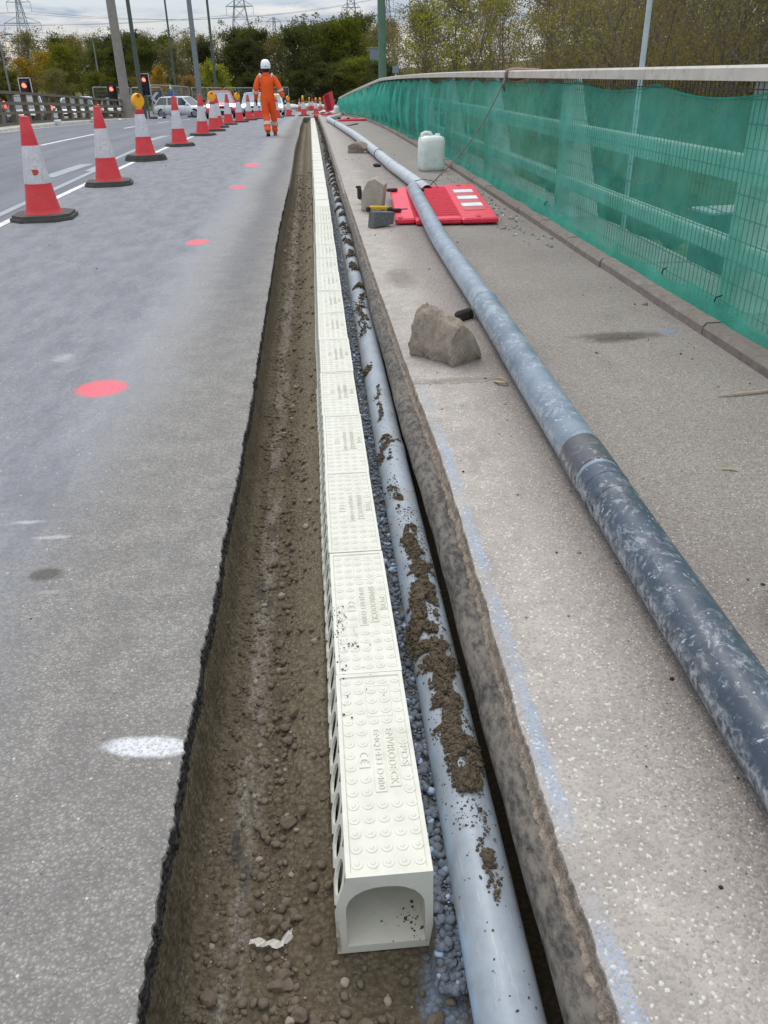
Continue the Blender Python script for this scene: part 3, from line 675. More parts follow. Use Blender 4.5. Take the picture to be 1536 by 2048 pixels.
# edging stones along the footway
b = MB(); y = -3.0; i = 0
while y < 52:
    L = .915; x0 = float(par_x(y + .45)) - .18; x1 = float(par_x(y + L + .45)) - .18
    vs = []; w_ = .004 * math.sin(i * 2.3)
    for yy, xx in ((y + .006, x0), (y + L - .006, x1)):
        for dx, dz in ((w_, .02), (w_, .105), (.02 + w_, .128), (.22, .130), (.22, -.1)): vs.append((xx + dx, yy, Z(yy, dz + .003 * math.sin(i * 1.7))))
    b.add(vs, [(j, j + 5, (j + 1) % 5 + 5, (j + 1) % 5) for j in range(5)] + [(4, 3, 2, 1, 0), (5, 6, 7, 8, 9)]); y += L; i += 1
structure(b.build('kerb', 'kerb_stone'))
b = MB()
for y in np.arange(-3, 52, 3.0): b.box((float(par_x(y + 1.5)) + .22, y + 1.5, Z(y + 1.5) - .25), (.5, 3.02, .72), rx=float((zr(y + 3) - zr(y)) / 3))
structure(b.build('bridge_edge', 'concrete'))

# painted lines, each a thin sheet above the asphalt
def line(name, pts, wdt, m='white_line', h=.004):
    b = MB(); pts = np.array(pts, float); L = np.concatenate([[0], np.cumsum(np.hypot(*np.diff(pts, axis=0).T))]); q = np.arange(0, L[-1] + .01, .8)
    if len(q) < 2: q = np.array([0, L[-1]])
    q[-1] = L[-1]; X = np.interp(q, L, pts[:, 0]); Y = np.interp(q, L, pts[:, 1]); d = np.gradient(X), np.gradient(Y); l = np.hypot(*d); nx, ny = d[1] / l, -d[0] / l
    A = np.stack([np.stack([X - nx * wdt / 2, Y - ny * wdt / 2, zr(Y - ny * wdt / 2) + h], -1), np.stack([X + nx * wdt / 2, Y + ny * wdt / 2, zr(Y + ny * wdt / 2) + h], -1)], 1)
    b.grid(A); return structure(b.build(name, m))
line('road_marking', [(-3.5, -3), (-3.5, 12), (-3.43, 20), (-3.4, 30), (-3.2, 48), (-2.9, 66)], .10)
for a, c in ((23.2, 29.0), (33.6, 37.2), (41.0, 44.0), (48, 52), (14.5, 18.2)): line('road_marking', [(-6.95, a), (-6.9, c)], .13)
line('road_marking', [(-10.75, 20), (-10.9, 36), (-10.5, 44), (-10.0, 58)], .13)
for a, c, wd in ((14.6, 17.0, .26), (24.0, 26.6, .26)): line('worn_road_marking', [(-4.4, a), (-4.3, c)], wd, 'ghost_line')
line('worn_road_marking', [(-3.75, 9.2), (-3.85, 16.4)], .11, 'ghost_line')
line('worn_road_marking', [(-3.95, 15.5), (-4.1, 23.0)], .12, 'ghost_line')
line('road_marking', [(-2.6, 66.5), (2.2, 64)], .25); line('road_marking', [(-9, 70), (3, 74)], .2)
# pale verge kerb under the left barrier
b = MB()
bp = np.array([(-11.3, 20), (-11.45, 30), (-11.85, 36), (-12.1, 43), (-12.2, 52), (-11.6, 60)])
bq = np.linspace(20, 60, 41); bx = np.interp(bq, bp[:, 1], bp[:, 0])
A = np.zeros((41, 4, 3)); A[:, :, 1] = bq[:, None]
for j, (dx, dz) in enumerate(((.75, .0), (.72, .10), (-.1, .12), (-.3, -.2))): A[:, j, 0] = bx + dx; A[:, j, 2] = zr(bq) + dz
b.grid(A); structure(b.build('verge_kerb', 'kerb_white'))
# ---------------------------------------------------------------- drainage channel units laid in the cut
UL = .624
def chan_body():
    """hollow unit; local x across (0 = middle), y along, z = 0 at the top plate"""
    b = MB(); y0, y1 = -UL / 2, UL / 2
    out = [(-.116, -.245), (-.116, -.10), (-.089, 0), (.089, 0), (.092, -.245)]
    a = [(-.094, -.222), (-.093, -.110)]
    for k in range(1, 12):
        q = math.pi * (1 - k / 12); ce, se = math.cos(q), math.sin(q); e_ = (abs(ce) ** 2.3 + abs(se) ** 2.3) ** (-1 / 2.3); a.append((-.010 + .083 * ce * e_, -.110 + .075 * se * e_))
    inn = a + [(.073, -.110), (.074, -.222)]
    # outer skin except the sloping face, which carries the slots
    def strip(p, q, fl=False):
        vs = [(p[0], y0, p[1]), (q[0], y0, q[1]), (q[0], y1, q[1]), (p[0], y1, p[1])]; b.add(vs, [(0, 1, 2, 3) if fl else (3, 2, 1, 0)])
    strip(out[0], out[1], True); strip(out[3], out[4], True); strip(out[4], out[0], True)
    strip((-.089, 0), (-.079, 0), True); strip((.079, 0), (.089, 0), True)
    # top plate: raised rim, sunk field
    yi = .012
    b.add([(-.079, y0, 0), (.079, y0, 0), (.079, y0 + yi, 0), (-.079, y0 + yi, 0)], [(0, 1, 2, 3)]); b.add([(-.079, y1 - yi, 0), (.079, y1 - yi, 0), (.079, y1, 0), (-.079, y1, 0)], [(0, 1, 2, 3)])
    A = [(-.079, y0 + yi), (.079, y0 + yi), (.079, y1 - yi), (-.079, y1 - yi)]; t = .004
    vs = [(x, y, 0) for x, y in A] + [(x * .975, y * .993, -t) for x, y in A]; b.add(vs, [(i, (i + 1) % 4, (i + 1) % 4 + 4, i + 4) for i in range(4)] + [(4, 5, 6, 7)])
    # inner duct
    for p, q in zip(inn[:-1], inn[1:]): strip(p, q, False)
    strip(inn[-1], inn[0], False)
    # end faces: ring between the outer outline and the arch
    N = len(inn)
    ring = [(-.116, -.245), (-.116, -.10)] + [(-.089 - .027 * (1 - k / 3), -.10 * (1 - k / 3)) for k in (1, 2, 3)] + [(-.089 + .178 * k / 8, 0) for k in range(1, 9)]
    ring = ring[:13] + [(.090, -.11), (.092, -.245)]
    for yy, fl in ((y0, False), (y1, True)):
        vs = [(x, yy, z) for x, z in ring] + [(x, yy, z) for x, z in inn]
        fs = [(i, i + 1, N + i + 1, N + i) for i in range(N - 1)] + [(N - 1, 0, N, 2 * N - 1)]
        b.add(vs, [f if fl else f[::-1] for f in fs])
    # sloping face with nine slanting oval inlets
    p = np.array([-.116, -.10]); q = np.array([-.089, 0.]); n = 7; ph = UL / n; K = 16
    nv = np.array([q[1] - p[1], -(q[0] - p[0])]); nv = nv / np.linalg.norm(nv)    # points inwards
    for i in range(n):
        ya = y0 + i * ph; rect = []; oval = []; inner = []
        for k in range(K):
            an = 2 * math.pi * (k + .5) / K; cx_, cy_ = math.cos(an), math.sin(an); s = 1 / max(abs(cx_), abs(cy_))
            u, v = .5 + .5 * cx_ * s, .5 + .5 * cy_ * s
            ou, ov = .5 + .38 * cx_, .47 + .37 * cy_
            for L_, (uu, vv), d in ((rect, (u, v), 0), (oval, (ou, ov), 0), (inner, (ou, ov), .006)):
                c = p + (q - p) * vv + nv * d; L_.append((c[0], ya + uu * ph, c[1]))
        vs = rect + oval + inner
        b.add(vs, [(k, (k + 1) % K, K + (k + 1) % K, K + k) for k in range(K)] + [(K + k, K + (k + 1) % K, 2 * K + (k + 1) % K, 2 * K + k) for k in range(K)])
    return b
def chan_studs():
    b = MB(); xs_ = [-.064 + .0325 * j for j in range(5)]
    skip = {(2, i) for i in range(5, 11)} | {(3, i) for i in range(5, 11)} | {(4, 7), (4, 8), (1, 7), (1, 8)}
    for i in range(16):
        for j in range(5):
            if (j, i) in skip: continue
            b.lathe([(.0126, 0), (.0122, .0017), (.0060, .0019), (.0042, .0034), (.0020, .0037)], 16, (xs_[j], .283 - .0375 * i, -.0041))
    return b
def chan_letters():
    b = MB(); col = [-.064 + .0325 * j for j in range(5)]; ry = lambda r_: .283 - .0375 * r_
    for txt, cx_, r0, r1, wd in (('ENVIRODECK', col[3] + .001, 4.75, 9.75, .026), ('ENQ1433 D400', col[2] + .001, 4.75, 10.1, .025), ('PDS', col[4] - .001, 6.45, 8.15, .024), ('CE', col[1], 6.75, 8.1, .025)):
        ya, yb_ = ry(r0), ry(r1); L = ya - yb_
        b.box((cx_, (ya + yb_) / 2, -.0030), (wd, L, .0030))
        M = Matrix.Translation((cx_, (ya + yb_) / 2, -.0006)) @ Matrix.Rotation(-math.pi / 2, 4, 'Z')
        if txt == 'CE':                                  # the two open rounded letters of the mark
            for dx, e in ((-.011, 0), (.010, 1)):
                pts = [(dx + .0085 * math.cos(a), .0085 * math.sin(a), .0012) for a in np.linspace(R(70), R(290), 12)]
                b.tube([M @ Vector(p) for p in pts], .0012, 5)
                if e: b.tube([M @ Vector((dx - .008, 0, .0012)), M @ Vector((dx + .001, 0, .0012))], .0012, 5)
        else: b.text(txt, .02, .0019, M, fit=(L * .94, wd * .68))
    # raised outline of the lifting pad
    for r0, r1, j0, j1 in ((.55, 3.6, 1.52, 3.5),):
        pts = [((col[0] + .0325 * j), ry(r_), -.0038) for j, r_ in ((j0, r0), (j1, r0), (j1, r1), (j0, r1), (j0, r0))]; b.tube(pts, .0009, 4)
    return b
proto = thing('drainage_channel_unit', 'cream drainage channel unit whose open arched end faces the viewer', 'drain', group='channel units laid end to end')
chan_body().build('body', 'channel', proto); chan_studs().build('anti_slip_studs', 'channel', proto); chan_letters().build('raised_lettering', 'channel', proto)
far_u = thing('drainage_channel_unit', 'x', 'drain', group='channel units laid end to end'); chan_body().build('body', 'channel', far_u)
ORD = ['', 'second', 'third', 'fourth', 'fifth', 'sixth', 'seventh', 'eighth', 'ninth', 'tenth', 'eleventh', 'twelfth', 'thirteenth', 'fourteenth', 'fifteenth', 'sixteenth']
def chan_x(y): return float(np.interp(y, [1, 2, 3, 5, 6, 11, 25, 48], [.0735, .071, .066, .063, .065, .08, .077, .08]))
y = 1.062 + .313; i = 0
while y < 47.0:
    sl = float((zr(y + .3) - zr(y - .3)) / .6); yaw = math.atan((chan_x(y + .3) - chan_x(y - .3)) / .6)
    loc = (chan_x(y) + .0016 * math.sin(i * 2.7), y, Z(y, -.02 + .0012 * math.sin(i * 4.1))); rot = (sl, .004 * math.sin(i * 3.3) * (i > 0), -yaw + .0025 * math.sin(i * 1.9))
    if i == 0: proto.location = loc; proto.rotation_euler = rot
    else:
        lb = ('second drainage channel unit from the open end, with dark specks of soil on its top' if i == 1 else ORD[i] + ' drainage channel unit counting from the open end' if i < 16 else 'channel unit in the far stretch of the run where the joints blur together')
        if i == 15: far_u.location = loc; far_u.rotation_euler = rot; far_u['label'] = lb
        else: dup(proto if i < 15 else far_u, loc, rot, lb)
    y += .627; i += 1

# ---------------------------------------------------------------- pipes
def spline(pts, n=16):
    pts = [np.array(p, float) for p in pts]; q = [2 * pts[0] - pts[1]] + pts + [2 * pts[-1] - pts[-2]]; r = []
    for i in range(1, len(q) - 2):
        for k in range(n):
            t = k / n; a, b_, c, d = q[i - 1], q[i], q[i + 1], q[i + 2]
            r.append(.5 * ((2 * b_) + (c - a) * t + (2 * a - 5 * b_ + 4 * c - d) * t * t + (3 * b_ - a - 3 * c + d) * t ** 3))
    r.append(pts[-1]); return r
def hpath(pts, n=16):    # (x, y, height above the deck) -> world
    return [(p[0], p[1], Z(p[1], p[2])) for p in spline(pts, n)]
def ring(mb, path, y, w_, r, n=28, mi=0):
    ys = [p[1] for p in path]; f = lambda yy: tuple(np.interp(yy, ys, [p[k] for p in path]) for k in range(3))
    a, b_ = f(y - w_ / 2), f(y + w_ / 2); mb.tube([f(y - w_ / 2 - .004), a, b_, f(y + w_ / 2 + .004)], [r - .004, r, r, r - .004], n, mi=mi)
# grey duct lying beside the channel, half bedded in gravel
tp = hpath([(.277, -1, -.135), (.272, .6, -.135), (.275, 1.2, -.135), (.278, 2.2, -.132), (.281, 3.5, -.135), (.296, 5.7, -.142), (.310, 8.7, -.152), (.312, 14, -.165), (.318, 22, -.18), (.325, 47, -.20)], 14)
t = thing('trench_pipe', 'mid grey plastic pipe smeared with soil lying beside the cream channel', 'pipe')
b = MB(); b.tube(tp, .066, 32); b.build('pipe_barrel', 'pvc_grey', t, True)
b = MB(); ring(b, tp, 3.34, .10, .0695, 32); b.build('pipe_socket', 'pvc_grey', t, True, sharp=40)
b = MB(); ring(b, tp, 6.0, .13, .0695, 32); b.build('pipe_socket', 'pvc_grey', t, True, sharp=40)
# old dark duct under the sawn footway edge
b = MB(); op = [(.409 + .006 * math.sin(y * .9) + .004 * math.sin(y * 3.1), y, Z(y, -.062 + .004 * math.sin(y * 1.3))) for y in np.arange(-1, 47, .12)]
b.tube(op, [.062 + .0015 * math.sin(k * 1.9) for k in range(len(op))], 20)
tag(b.build('old_duct', 'old_duct', None, True), 'dirty black duct exposed under the broken footway edge, caked in mud', 'duct')
# the big pipes lying on the footway
RP = .079
near = hpath([(.87, -1.2, .145), (.885, .6, .145), (.903, 1.4, .142), (.932, 2.5, .142), (.965, 3.6, .142), (1.002, 4.75, .142), (1.045, 7.0, .145), (1.10, 8.6, .175), (1.155, 10.02, .20)], 18)
t = thing('surface_pipe', 'dark blue grey plastic pipe with white scuffs crossing the foreground footway', 'pipe')
def cut(path, a, c):
    ys = [p[1] for p in path]; f = lambda yy: tuple(np.interp(yy, ys, [p[k] for p in path]) for k in range(3)); return [f(a)] + [p for p in path if a + .005 < p[1] < c - .005] + [f(c)]
b = MB(); b.tube(cut(near, -1.2, 2.42), RP, 36); tag(b.build('pipe_length', 'pipe_dark', t, True, sharp=50), 'nearest length, dark slate blue with white scratches')
b = MB(); b.tube(cut(near, 2.42, 4.86), RP, 36); tag(b.build('pipe_length', 'pipe_mid', t, True, sharp=50), 'middle length coated in pale dust')
b = MB(); b.tube(cut(near, 4.86, 10.02), RP - .003, 36); tag(b.build('pipe_length', 'pipe_pale', t, True, sharp=50), 'far length, light grey')
b = MB(); ring(b, near, 2.55, .21, RP + .004, 36); b.build('coupler', 'coupler_tape', t, True, sharp=40)
b = MB(); ring(b, near, 2.37, .06, RP + .003, 36); b.build('joint_ring', 'pipe_dark', t, True, sharp=40)
b = MB(); ring(b, near, 2.26, .05, RP + .0025, 36); b.build('joint_ring', 'pipe_dark', t, True, sharp=40)
b = MB(); ring(b, near, 4.88, .05, RP + .004, 36); b.build('joint_ring', 'pipe_mid', t, True, sharp=40)
fp = hpath([(1.345, 10.2, .145), (1.27, 12.2, .145), (1.215, 13.5, .145), (1.15, 16.2, .15), (1.10, 18.2, .155), (1.03, 21.5, .15), (.93, 24.5, .145), (.78, 29, .145), (.66, 33.2, .145), (.67, 34.4, .15), (.86, 36.0, .155), (1.25, 38.5, .16)], 14)
t = thing('surface_pipe', 'light silvery pipe with a dark open mouth running away up the footway', 'pipe')
b = MB(); n = 30
# open mouth: outer skin, rim and inside of the bore
b.tube(fp, RP, n, cap=False); b.tube(fp[:26], RP - .008, n, cap=False)
b.add(b.v[:n] + b.v[len(fp) * n:len(fp) * n + n], [(k, (k + 1) % n, n + (k + 1) % n, n + k) for k in range(n)])
b.build('pipe_barrel', 'pipe_silver', t, True, sharp=50)
for yy, w_ in ((13.4, .06), (15.2, .05), (18.4, .5), (23.8, .3), (28.5, .25)):
    b = MB(); ring(b, fp, yy, w_, RP + .006, 30); b.build('coupler', 'pipe_silver', t, True, sharp=40)
for yy, w_ in ((15.5, .03), (28.1, .04)):
    b = MB(); ring(b, fp, yy, w_, RP + .009, 30); b.build('clamp_band', 'wire', t, True, sharp=40)

# ---------------------------------------------------------------- soil, gravel and stones
r = np.random.default_rng(11)
# crumbs of soil heaped on the grey pipe
hy = np.array([p[1] for p in tp]); hx = np.array([p[0] for p in tp]); hz = np.array([p[2] for p in tp])
pts = []; sz = []
def heap(y0, y1, c0, c1, wid, n, smax=.012, lay=2.2):
    """c0, c1: sideways position on the pipe at either end, -1 .. 1 of its radius"""
    for _ in range(n):
        t_ = r.random(); y = y0 + (y1 - y0) * t_; c = c0 + (c1 - c0) * t_ + .25 * float(vnoise(y * 9, 2.2, 0, 5))
        ww = wid * (.55 + .6 * float(vnoise(y * 13, 8.1, 0, 6)) ** 2 + .5 * math.sin(math.pi * t_))
        u = c + ww * r.normal() * .5
        if abs(u) > 1.15 or abs(u - c) > ww * 1.1: continue
        s = smax * (.20 + .55 * r.random() ** 2 + (.45 if r.random() < .02 else 0))
        x0 = np.interp(y, hy, hx); z0 = np.interp(y, hy, hz); uu = np.clip(u, -.97, .97)
        h = math.sqrt(1 - uu * uu) * .066
        core = max(0, 1 - abs(u - c) / max(ww, .01)); dz = s * .35 + r.random() * core * smax * lay
        if float(vnoise(y * 26, u * 2.2, 0, 15)) > .42: continue
        pts.append((x0 + u * .066, y, z0 + h + dz)); sz.append(s)
heap(1.33, 2.55, .10, -.15, .52, 11000, .0085, 2.2)
heap(1.30, 1.62, .15, .12, .62, 4200, .0085, 2.0)
heap(1.72, 2.0, -.25, -.55, .55, 2600, .009, 2)
heap(2.05, 2.18, -.1, .1, .5, 350, .016, 1.5)
heap(1.02, 1.26, .42, .45, .28, 150, .007, 1.0); heap(1.10, 1.13, .45, .45, .2, 40, .014, .8)
heap(2.7, 3.0, -.45, -.6, .35, 220, .009, 1.2)
heap(3.15, 3.40, -.55, -.35, .6, 500, .009, 1.5); heap(3.3, 3.36, -.5, .6, .3, 200, .008, 1)
heap(3.6, 4.1, -.55, .0, .22, 260, .008, 1.0); heap(4.35, 4.5, -.8, -.35, .4, 260, .011, 1.5)
for a in np.arange(5.0, 20, .62): heap(a + r.random() * .2, a + .25 + r.random() * .45, r.uniform(-.7, .3), r.uniform(-.4, .5), .5 + .02 * a, int(150 + 3 * a), .012 + .0006 * a, 1.5)
for a in np.arange(20, 46, .8): heap(a, a + .8, -.2, .2, .9, 90, .028, 1.0)
for _ in range(1500):
    y = 1.2 + 1.5 * r.random(); u = r.normal() * .42 + .02; x0 = np.interp(y, hy, hx)
    if abs(u) < .95: pts.append((x0 + u * .066, y, np.interp(y, hy, hz) + math.sqrt(1 - u * u) * .066)); sz.append(.0012 + .003 * r.random() ** 3)
for _ in range(260):
    y = .8 + 3.2 * r.random(); u = r.uniform(-.5, .9); x0 = np.interp(y, hy, hx); z0 = np.interp(y, hy, hz); pts.append((x0 + u * .066, y, z0 + math.sqrt(1 - u * u) * .066)); sz.append(.0012 + .0022 * r.random() ** 2)
tag(blobs('loose_soil', pts, sz, 'crumb', 0, .6, seed=3, smooth=False), 'crumbly brown soil heaped along the top of the grey trench pipe', 'soil', kind='stuff')
# blue grey gravel bed between channel and pipe
n = 5200; y = .95 + 13 * r.random(n) ** 2.4; x = r.uniform(.168, .222, n); s = .0025 + .009 * r.random(n) ** 4
z = soil_z(x, y) + s * .3 + .004
tag(blobs('gravel_bed', np.stack([x, y, z], 1), s, 'blue_gravel', 1, .3, seed=5), 'blue grey gravel packed between the channel and the grey pipe', 'gravel', kind='stuff')
# grit and small stones over the floor of the cut
n = 5200; y = .55 + 16 * r.random(n) ** 2.2; x = np.where(r.random(n) < .66, -.205 + .03 * r.normal(size=n) * (1 + .2 * y), r.uniform(-.35, -.05, n)); x = np.clip(x, -.365, -.045)
s = (.0018 + .0095 * r.random(n) ** 5) * (1 + .05 * y)
keep = (fbm(x * 9, y * 5, 0, 77, 3) > -.25) | (r.random(n) < .25); x, y, s = x[keep], y[keep], s[keep]
tag(blobs('loose_gravel', np.stack([x, y, soil_z(x, y) + s * .25], 1), s, 'pebble', 1, .34, seed=6), 'brown grit and small stones strewn over the floor of the cut', 'gravel', kind='stuff')
n = 420; y = .55 + .5 * r.random(n); x = r.uniform(-.3, .2, n); s = .002 + .010 * r.random(n) ** 4
n2 = 900; y2_ = .6 + 12 * r.random(n2) ** 2; x2_ = -.355 + .02 * r.normal(size=n2); s2_ = .002 + .004 * r.random(n2) ** 3
x, y, s = np.r_[x, np.clip(x2_, -.372, -.3)], np.r_[y, y2_], np.r_[s, s2_]
tag(blobs('loose_gravel', np.stack([x, y, soil_z(x, y) + s * .25], 1), s, 'pebble', 1, .25, seed=8), 'fine brown grit fallen along the foot of the sawn asphalt and before the channel', 'gravel', kind='stuff')
n = 5200; y = .6 + 14 * r.random(n) ** 2; x = np.where(r.random(n) < .65, r.uniform(-.378, -.31, n), -.325 + .03 * r.normal(size=n)); x = np.clip(x, -.378, -.23); s = (.0018 + .0062 * r.random(n) ** 4) * (1 + .05 * y); xo = .012 * np.sin(y * .55) * np.clip(y / 4, 0, 1)
tag(blobs('soil_clods', np.stack([x + xo, y, soil_z(x, y) + s * .12], 1), s, 'soil_clod', 1, .45, seed=16), 'crumbling brown clods clinging to the cut face under the sawn asphalt', 'soil', kind='stuff')
n = 240; y = .8 + 12 * r.random(n); x = .348 + .008 * r.normal(size=n); s = .004 + .010 * r.random(n) ** 2
tag(blobs('loose_gravel', np.stack([x, y, soil_z(x, y) + s * .3], 1), s, 'dark_crumb', 1, .3, seed=9), 'dark stones in the narrow gap beside the old duct', 'gravel', kind='stuff')
# specks on the top of the second unit and inside the mouth of the first
q = []; s = []
for cx_, cy_, sx, sy, k in ((-.0, 1.93, .016, .05, 60), (.02, 1.80, .02, .04, 26), (.03, 1.75, .04, .08, 25), (.01, 1.6, .01, .06, 8)):
    for _ in range(k): q.append((cx_ + sx * r.normal(), cy_ + sy * r.normal(), -.0205)); s.append(.0009 + .0024 * r.random() ** 2)
for _ in range(42):
    q.append((.115 + .022 * r.normal(), 1.10 + .022 * r.normal(), -.2405)); s.append(.001 + .003 * r.random() ** 2)
tag(blobs('soil_specks', q, s, 'crumb', 0, .4, seed=10), 'specks of soil on the second channel unit and in the open end', 'soil', kind='stuff')
# larger rounded stones one could pick up
spots = [(-.155, .985, .016), (-.145, .965, .013), (-.165, .965, .014), (-.150, 1.09, .013), (-.172, 1.105, .014), (-.135, 1.11, .012), (-.16, 1.13, .010), (-.30, .95, .015), (-.285, .90, .009), (-.12, .90, .016), (-.09, .885, .014),
         (-.065, .87, .015), (-.11, .865, .013), (-.035, .875, .011), (-.135, .872, .010), (.01, .865, .018), (.055, .88, .010), (.145, .865, .016), (-.20, .86, .010), (.03, .835, .020), (-.045, .825, .016), (-.155, 1.60, .014), (-.165, 1.655, .012), (-.14, 1.69, .013), (-.175, 1.74, .011), (-.205, 1.33, .011), (-.15, 1.345, .016), (-.115, 1.36, .012), (-.06, 1.38, .011), (-.19, 2.05, .015), (-.165, 2.1, .012),
         (-.175, 2.25, .013), (-.19, 2.4, .012), (-.23, 2.55, .014), (-.16, 2.62, .013), (-.2, 2.95, .015), (-.17, 3.3, .014), (-.12, 2.05, .012), (-.28, 1.75, .010), (-.09, 1.16, .012), (-.07, 1.21, .010), (-.1, 1.28, .009)]
for k, (x, y, s) in enumerate(spots):
    x, y, s = x * 1.04, y * 1.045, s * 1.15
    b = MB(); stone_mesh(b, s, k + 3, .22, (1.0 + .3 * (k % 3) / 2, .95, .62 + .12 * (k % 4) / 3), 3, 3); o = b.build('stone', 'pebble', None, True); o.location = (x, y, float(soil_z(x, y)) + s * .30); o.rotation_euler = (0, 0, k * 1.7)
    tag(o, 'rounded brown stone the size of an egg lying on the soil floor of the cut', 'stone', 'rounded stones on the floor of the cut')
for k, (x, y, s) in enumerate([(.190, 1.45, .012), (.178, 1.66, .010), (.192, 1.22, .014), (.185, 1.14, .011), (.176, 1.88, .010), (.19, 2.1, .011), (.183, 1.34, .008)]):
    b = MB(); stone_mesh(b, s, k + 60, .10, (1.1, .95, .8), 2, 2); o = b.build('stone', 'blue_gravel', None, True); o.location = (x, y, float(soil_z(x, y)) + s * .5)
    tag(o, 'rounded blue grey stone wedged between the channel and the grey pipe', 'stone', 'blue stones beside the channel')
# torn wrapper
b = MB(); W_ = np.zeros((12, 4, 3)); 
for i_ in range(12):
    u = i_ / 11; px_, py_ = (-.236 + .07 * u / .6, 1.106 - .014 * u / .6) if u < .6 else (-.166 + .028 * (u - .6) / .4, 1.092 + .022 * (u - .6) / .4)
    for j in range(4): W_[i_, j] = (px_ + .004 * math.sin(i_ * 2 + j), py_ + (j - 1.5) * .0052 * (1 + .3 * math.sin(i_ * 3.1)), -.258 + .006 * math.sin(i_ * 1.9 + j * 1.3) + .004 * j * (u > .7))
b.grid(W_); tag(b.build('torn_wrapper', 'foil', None), 'crumpled torn pale wrapper lying on the soil near the open channel end', 'litter')
# ---------------------------------------------------------------- parapet, debris netting, rope
t = thing('bridge_parapet', 'pale metal bridge parapet with wide top rail along the footway, behind the green netting', 'parapet', (0, 0, 0))
py = np.concatenate([np.arange(-2, 26, 1.0), np.arange(26, 53.1, 1.0)])
def rail(name, x0, z0, wx, hz, m, rel=True):
    b = MB(); vs = []; fs = []
    for y in py:
        x = float(par_x(y)) + x0; sc_ = float(par_h(y)) / 1.40 if rel else 1
        c = [(x, z0 * sc_ - hz), (x + wx, z0 * sc_ - hz), (x + wx, z0 * sc_ - .014), (x + wx - .012, z0 * sc_), (x + .012, z0 * sc_), (x, z0 * sc_ - .014)]
        vs += [(a, y, Z(y, d)) for a, d in c]
    n = 6
    for i in range(len(py) - 1):
        for j in range(n): fs.append((i * n + j, (i + 1) * n + j, (i + 1) * n + (j + 1) % n, i * n + (j + 1) % n))
    fs += [tuple(range(n)), tuple((len(py) - 1) * n + j for j in range(n - 1, -1, -1))]
    b.add(vs, fs); return b.build(name, m, t)
rail('top_rail', -.045, 1.405, .21, .075, 'aluminium')
rail('middle_rail', .07, .955, .11, .135, 'parapet_paint'); rail('lower_rail', .07, .50, .11, .10, 'parapet_paint')
for y in np.concatenate([[.9], np.arange(4.62, 52, 3.7)]):
    x = float(par_x(y)) + .065; h = float(par_h(y)) - .078; b = MB()
    M = Matrix(((1, 0, 0, x), (0, 0, 1, y), (0, 1, 0, Z(y)), (0, 0, 0, 1)))
    b.prism([(0, .10), (.42, .10), (.13, h), (0, h)], -.075, .075, M); b.build('post', 'parapet_paint', t)
b = MB()
for i, y in enumerate(np.arange(1.2, 34, .058)):
    x = float(par_x(y)) + .045; b.tube([(x, y, Z(y, .135)), (x, y, Z(y, float(par_h(y)) - .07))], .0028, 4, False)
for k in range(10):
    h = .18 + k * .118; b.tube([(float(par_x(y)) + .041, y, Z(y, h * float(par_h(y)) / 1.4)) for y in np.arange(1.2, 34.1, 1.0)], .0028, 4, False)
b.build('mesh_infill', 'wire', t)
b = MB(); b.tube([(float(par_x(y)) - .01, y, Z(y, 1.288 * float(par_h(y)) / 1.4 + .003 * math.sin(y * 1.7))) for y in np.arange(1.2, 34, .2)], .0035, 5); b.build('tie_wire', 'wire', t)
# ---- the net: hung from ties, pressed on the rails nearby and billowing farther away
ny = rows(1.0, 52, .022, .0022); nv = np.linspace(0, 1, 34); NY, NV = np.meshgrid(ny, nv, indexing='ij')
tie = np.array([1.0, 2.2, 3.3, 4.25, 5.85, 7.72, 8.6, 9.3, 10.7, 11.3, 12.4, 13.6, 14.6, 15.6, 17.5, 18.6] + list(np.arange(19.8, 53, 1.15)))
k = np.searchsorted(tie, NY, side='right') - 1; k = np.clip(k, 0, len(tie) - 2); u = (NY - tie[k]) / (tie[k + 1] - tie[k])
sag = .055 * np.clip((tie[k + 1] - tie[k]) / 1.6, .4, 1) * (1 - (2 * u - 1) ** 2) * (1 + .4 * _h(k, 0 * k, 0 * k, 5))
ph = np.array([float(par_h(a)) for a in ny])[:, None] / 1.40
top = (1.315 - .02 * _h(k, 0 * k + 3, 0 * k, 9) - sag) * ph
bot = (.105 + .03 * fbm(NY * .8, 0, 0, 21, 3) + .02 * vnoise(NY * 3.3, 1, 0, 22)) * np.where(NY > 20, 1, 1)
NZ = bot + (top - bot) * NV
bil = np.clip((NY - 8.5) / 6, 0, 1)
fold = np.abs(np.sin(np.pi * (NY * .62 + .25 * fbm(NY * .7, 1.3, 0, 33, 2))))
fold2 = np.sin(NY * 9 + 3 * fbm(NY * 1.2, NV * 1.5, 0, 35, 3)) * (1 - NV * .4)
NX = par_x(NY) - .004 - .010 * (np.sin(np.pi * NV))
NX = NX - bil * (.05 + .17 * np.clip((NY - 12) / 18, 0, 1)) * fold * np.sin(np.pi * np.clip(NV * .93 + .03, 0, 1)) ** .8
NX = NX - (.022 + .02 * bil) * fold2 * np.sin(np.pi * NV) * (.35 + .65 * bil)
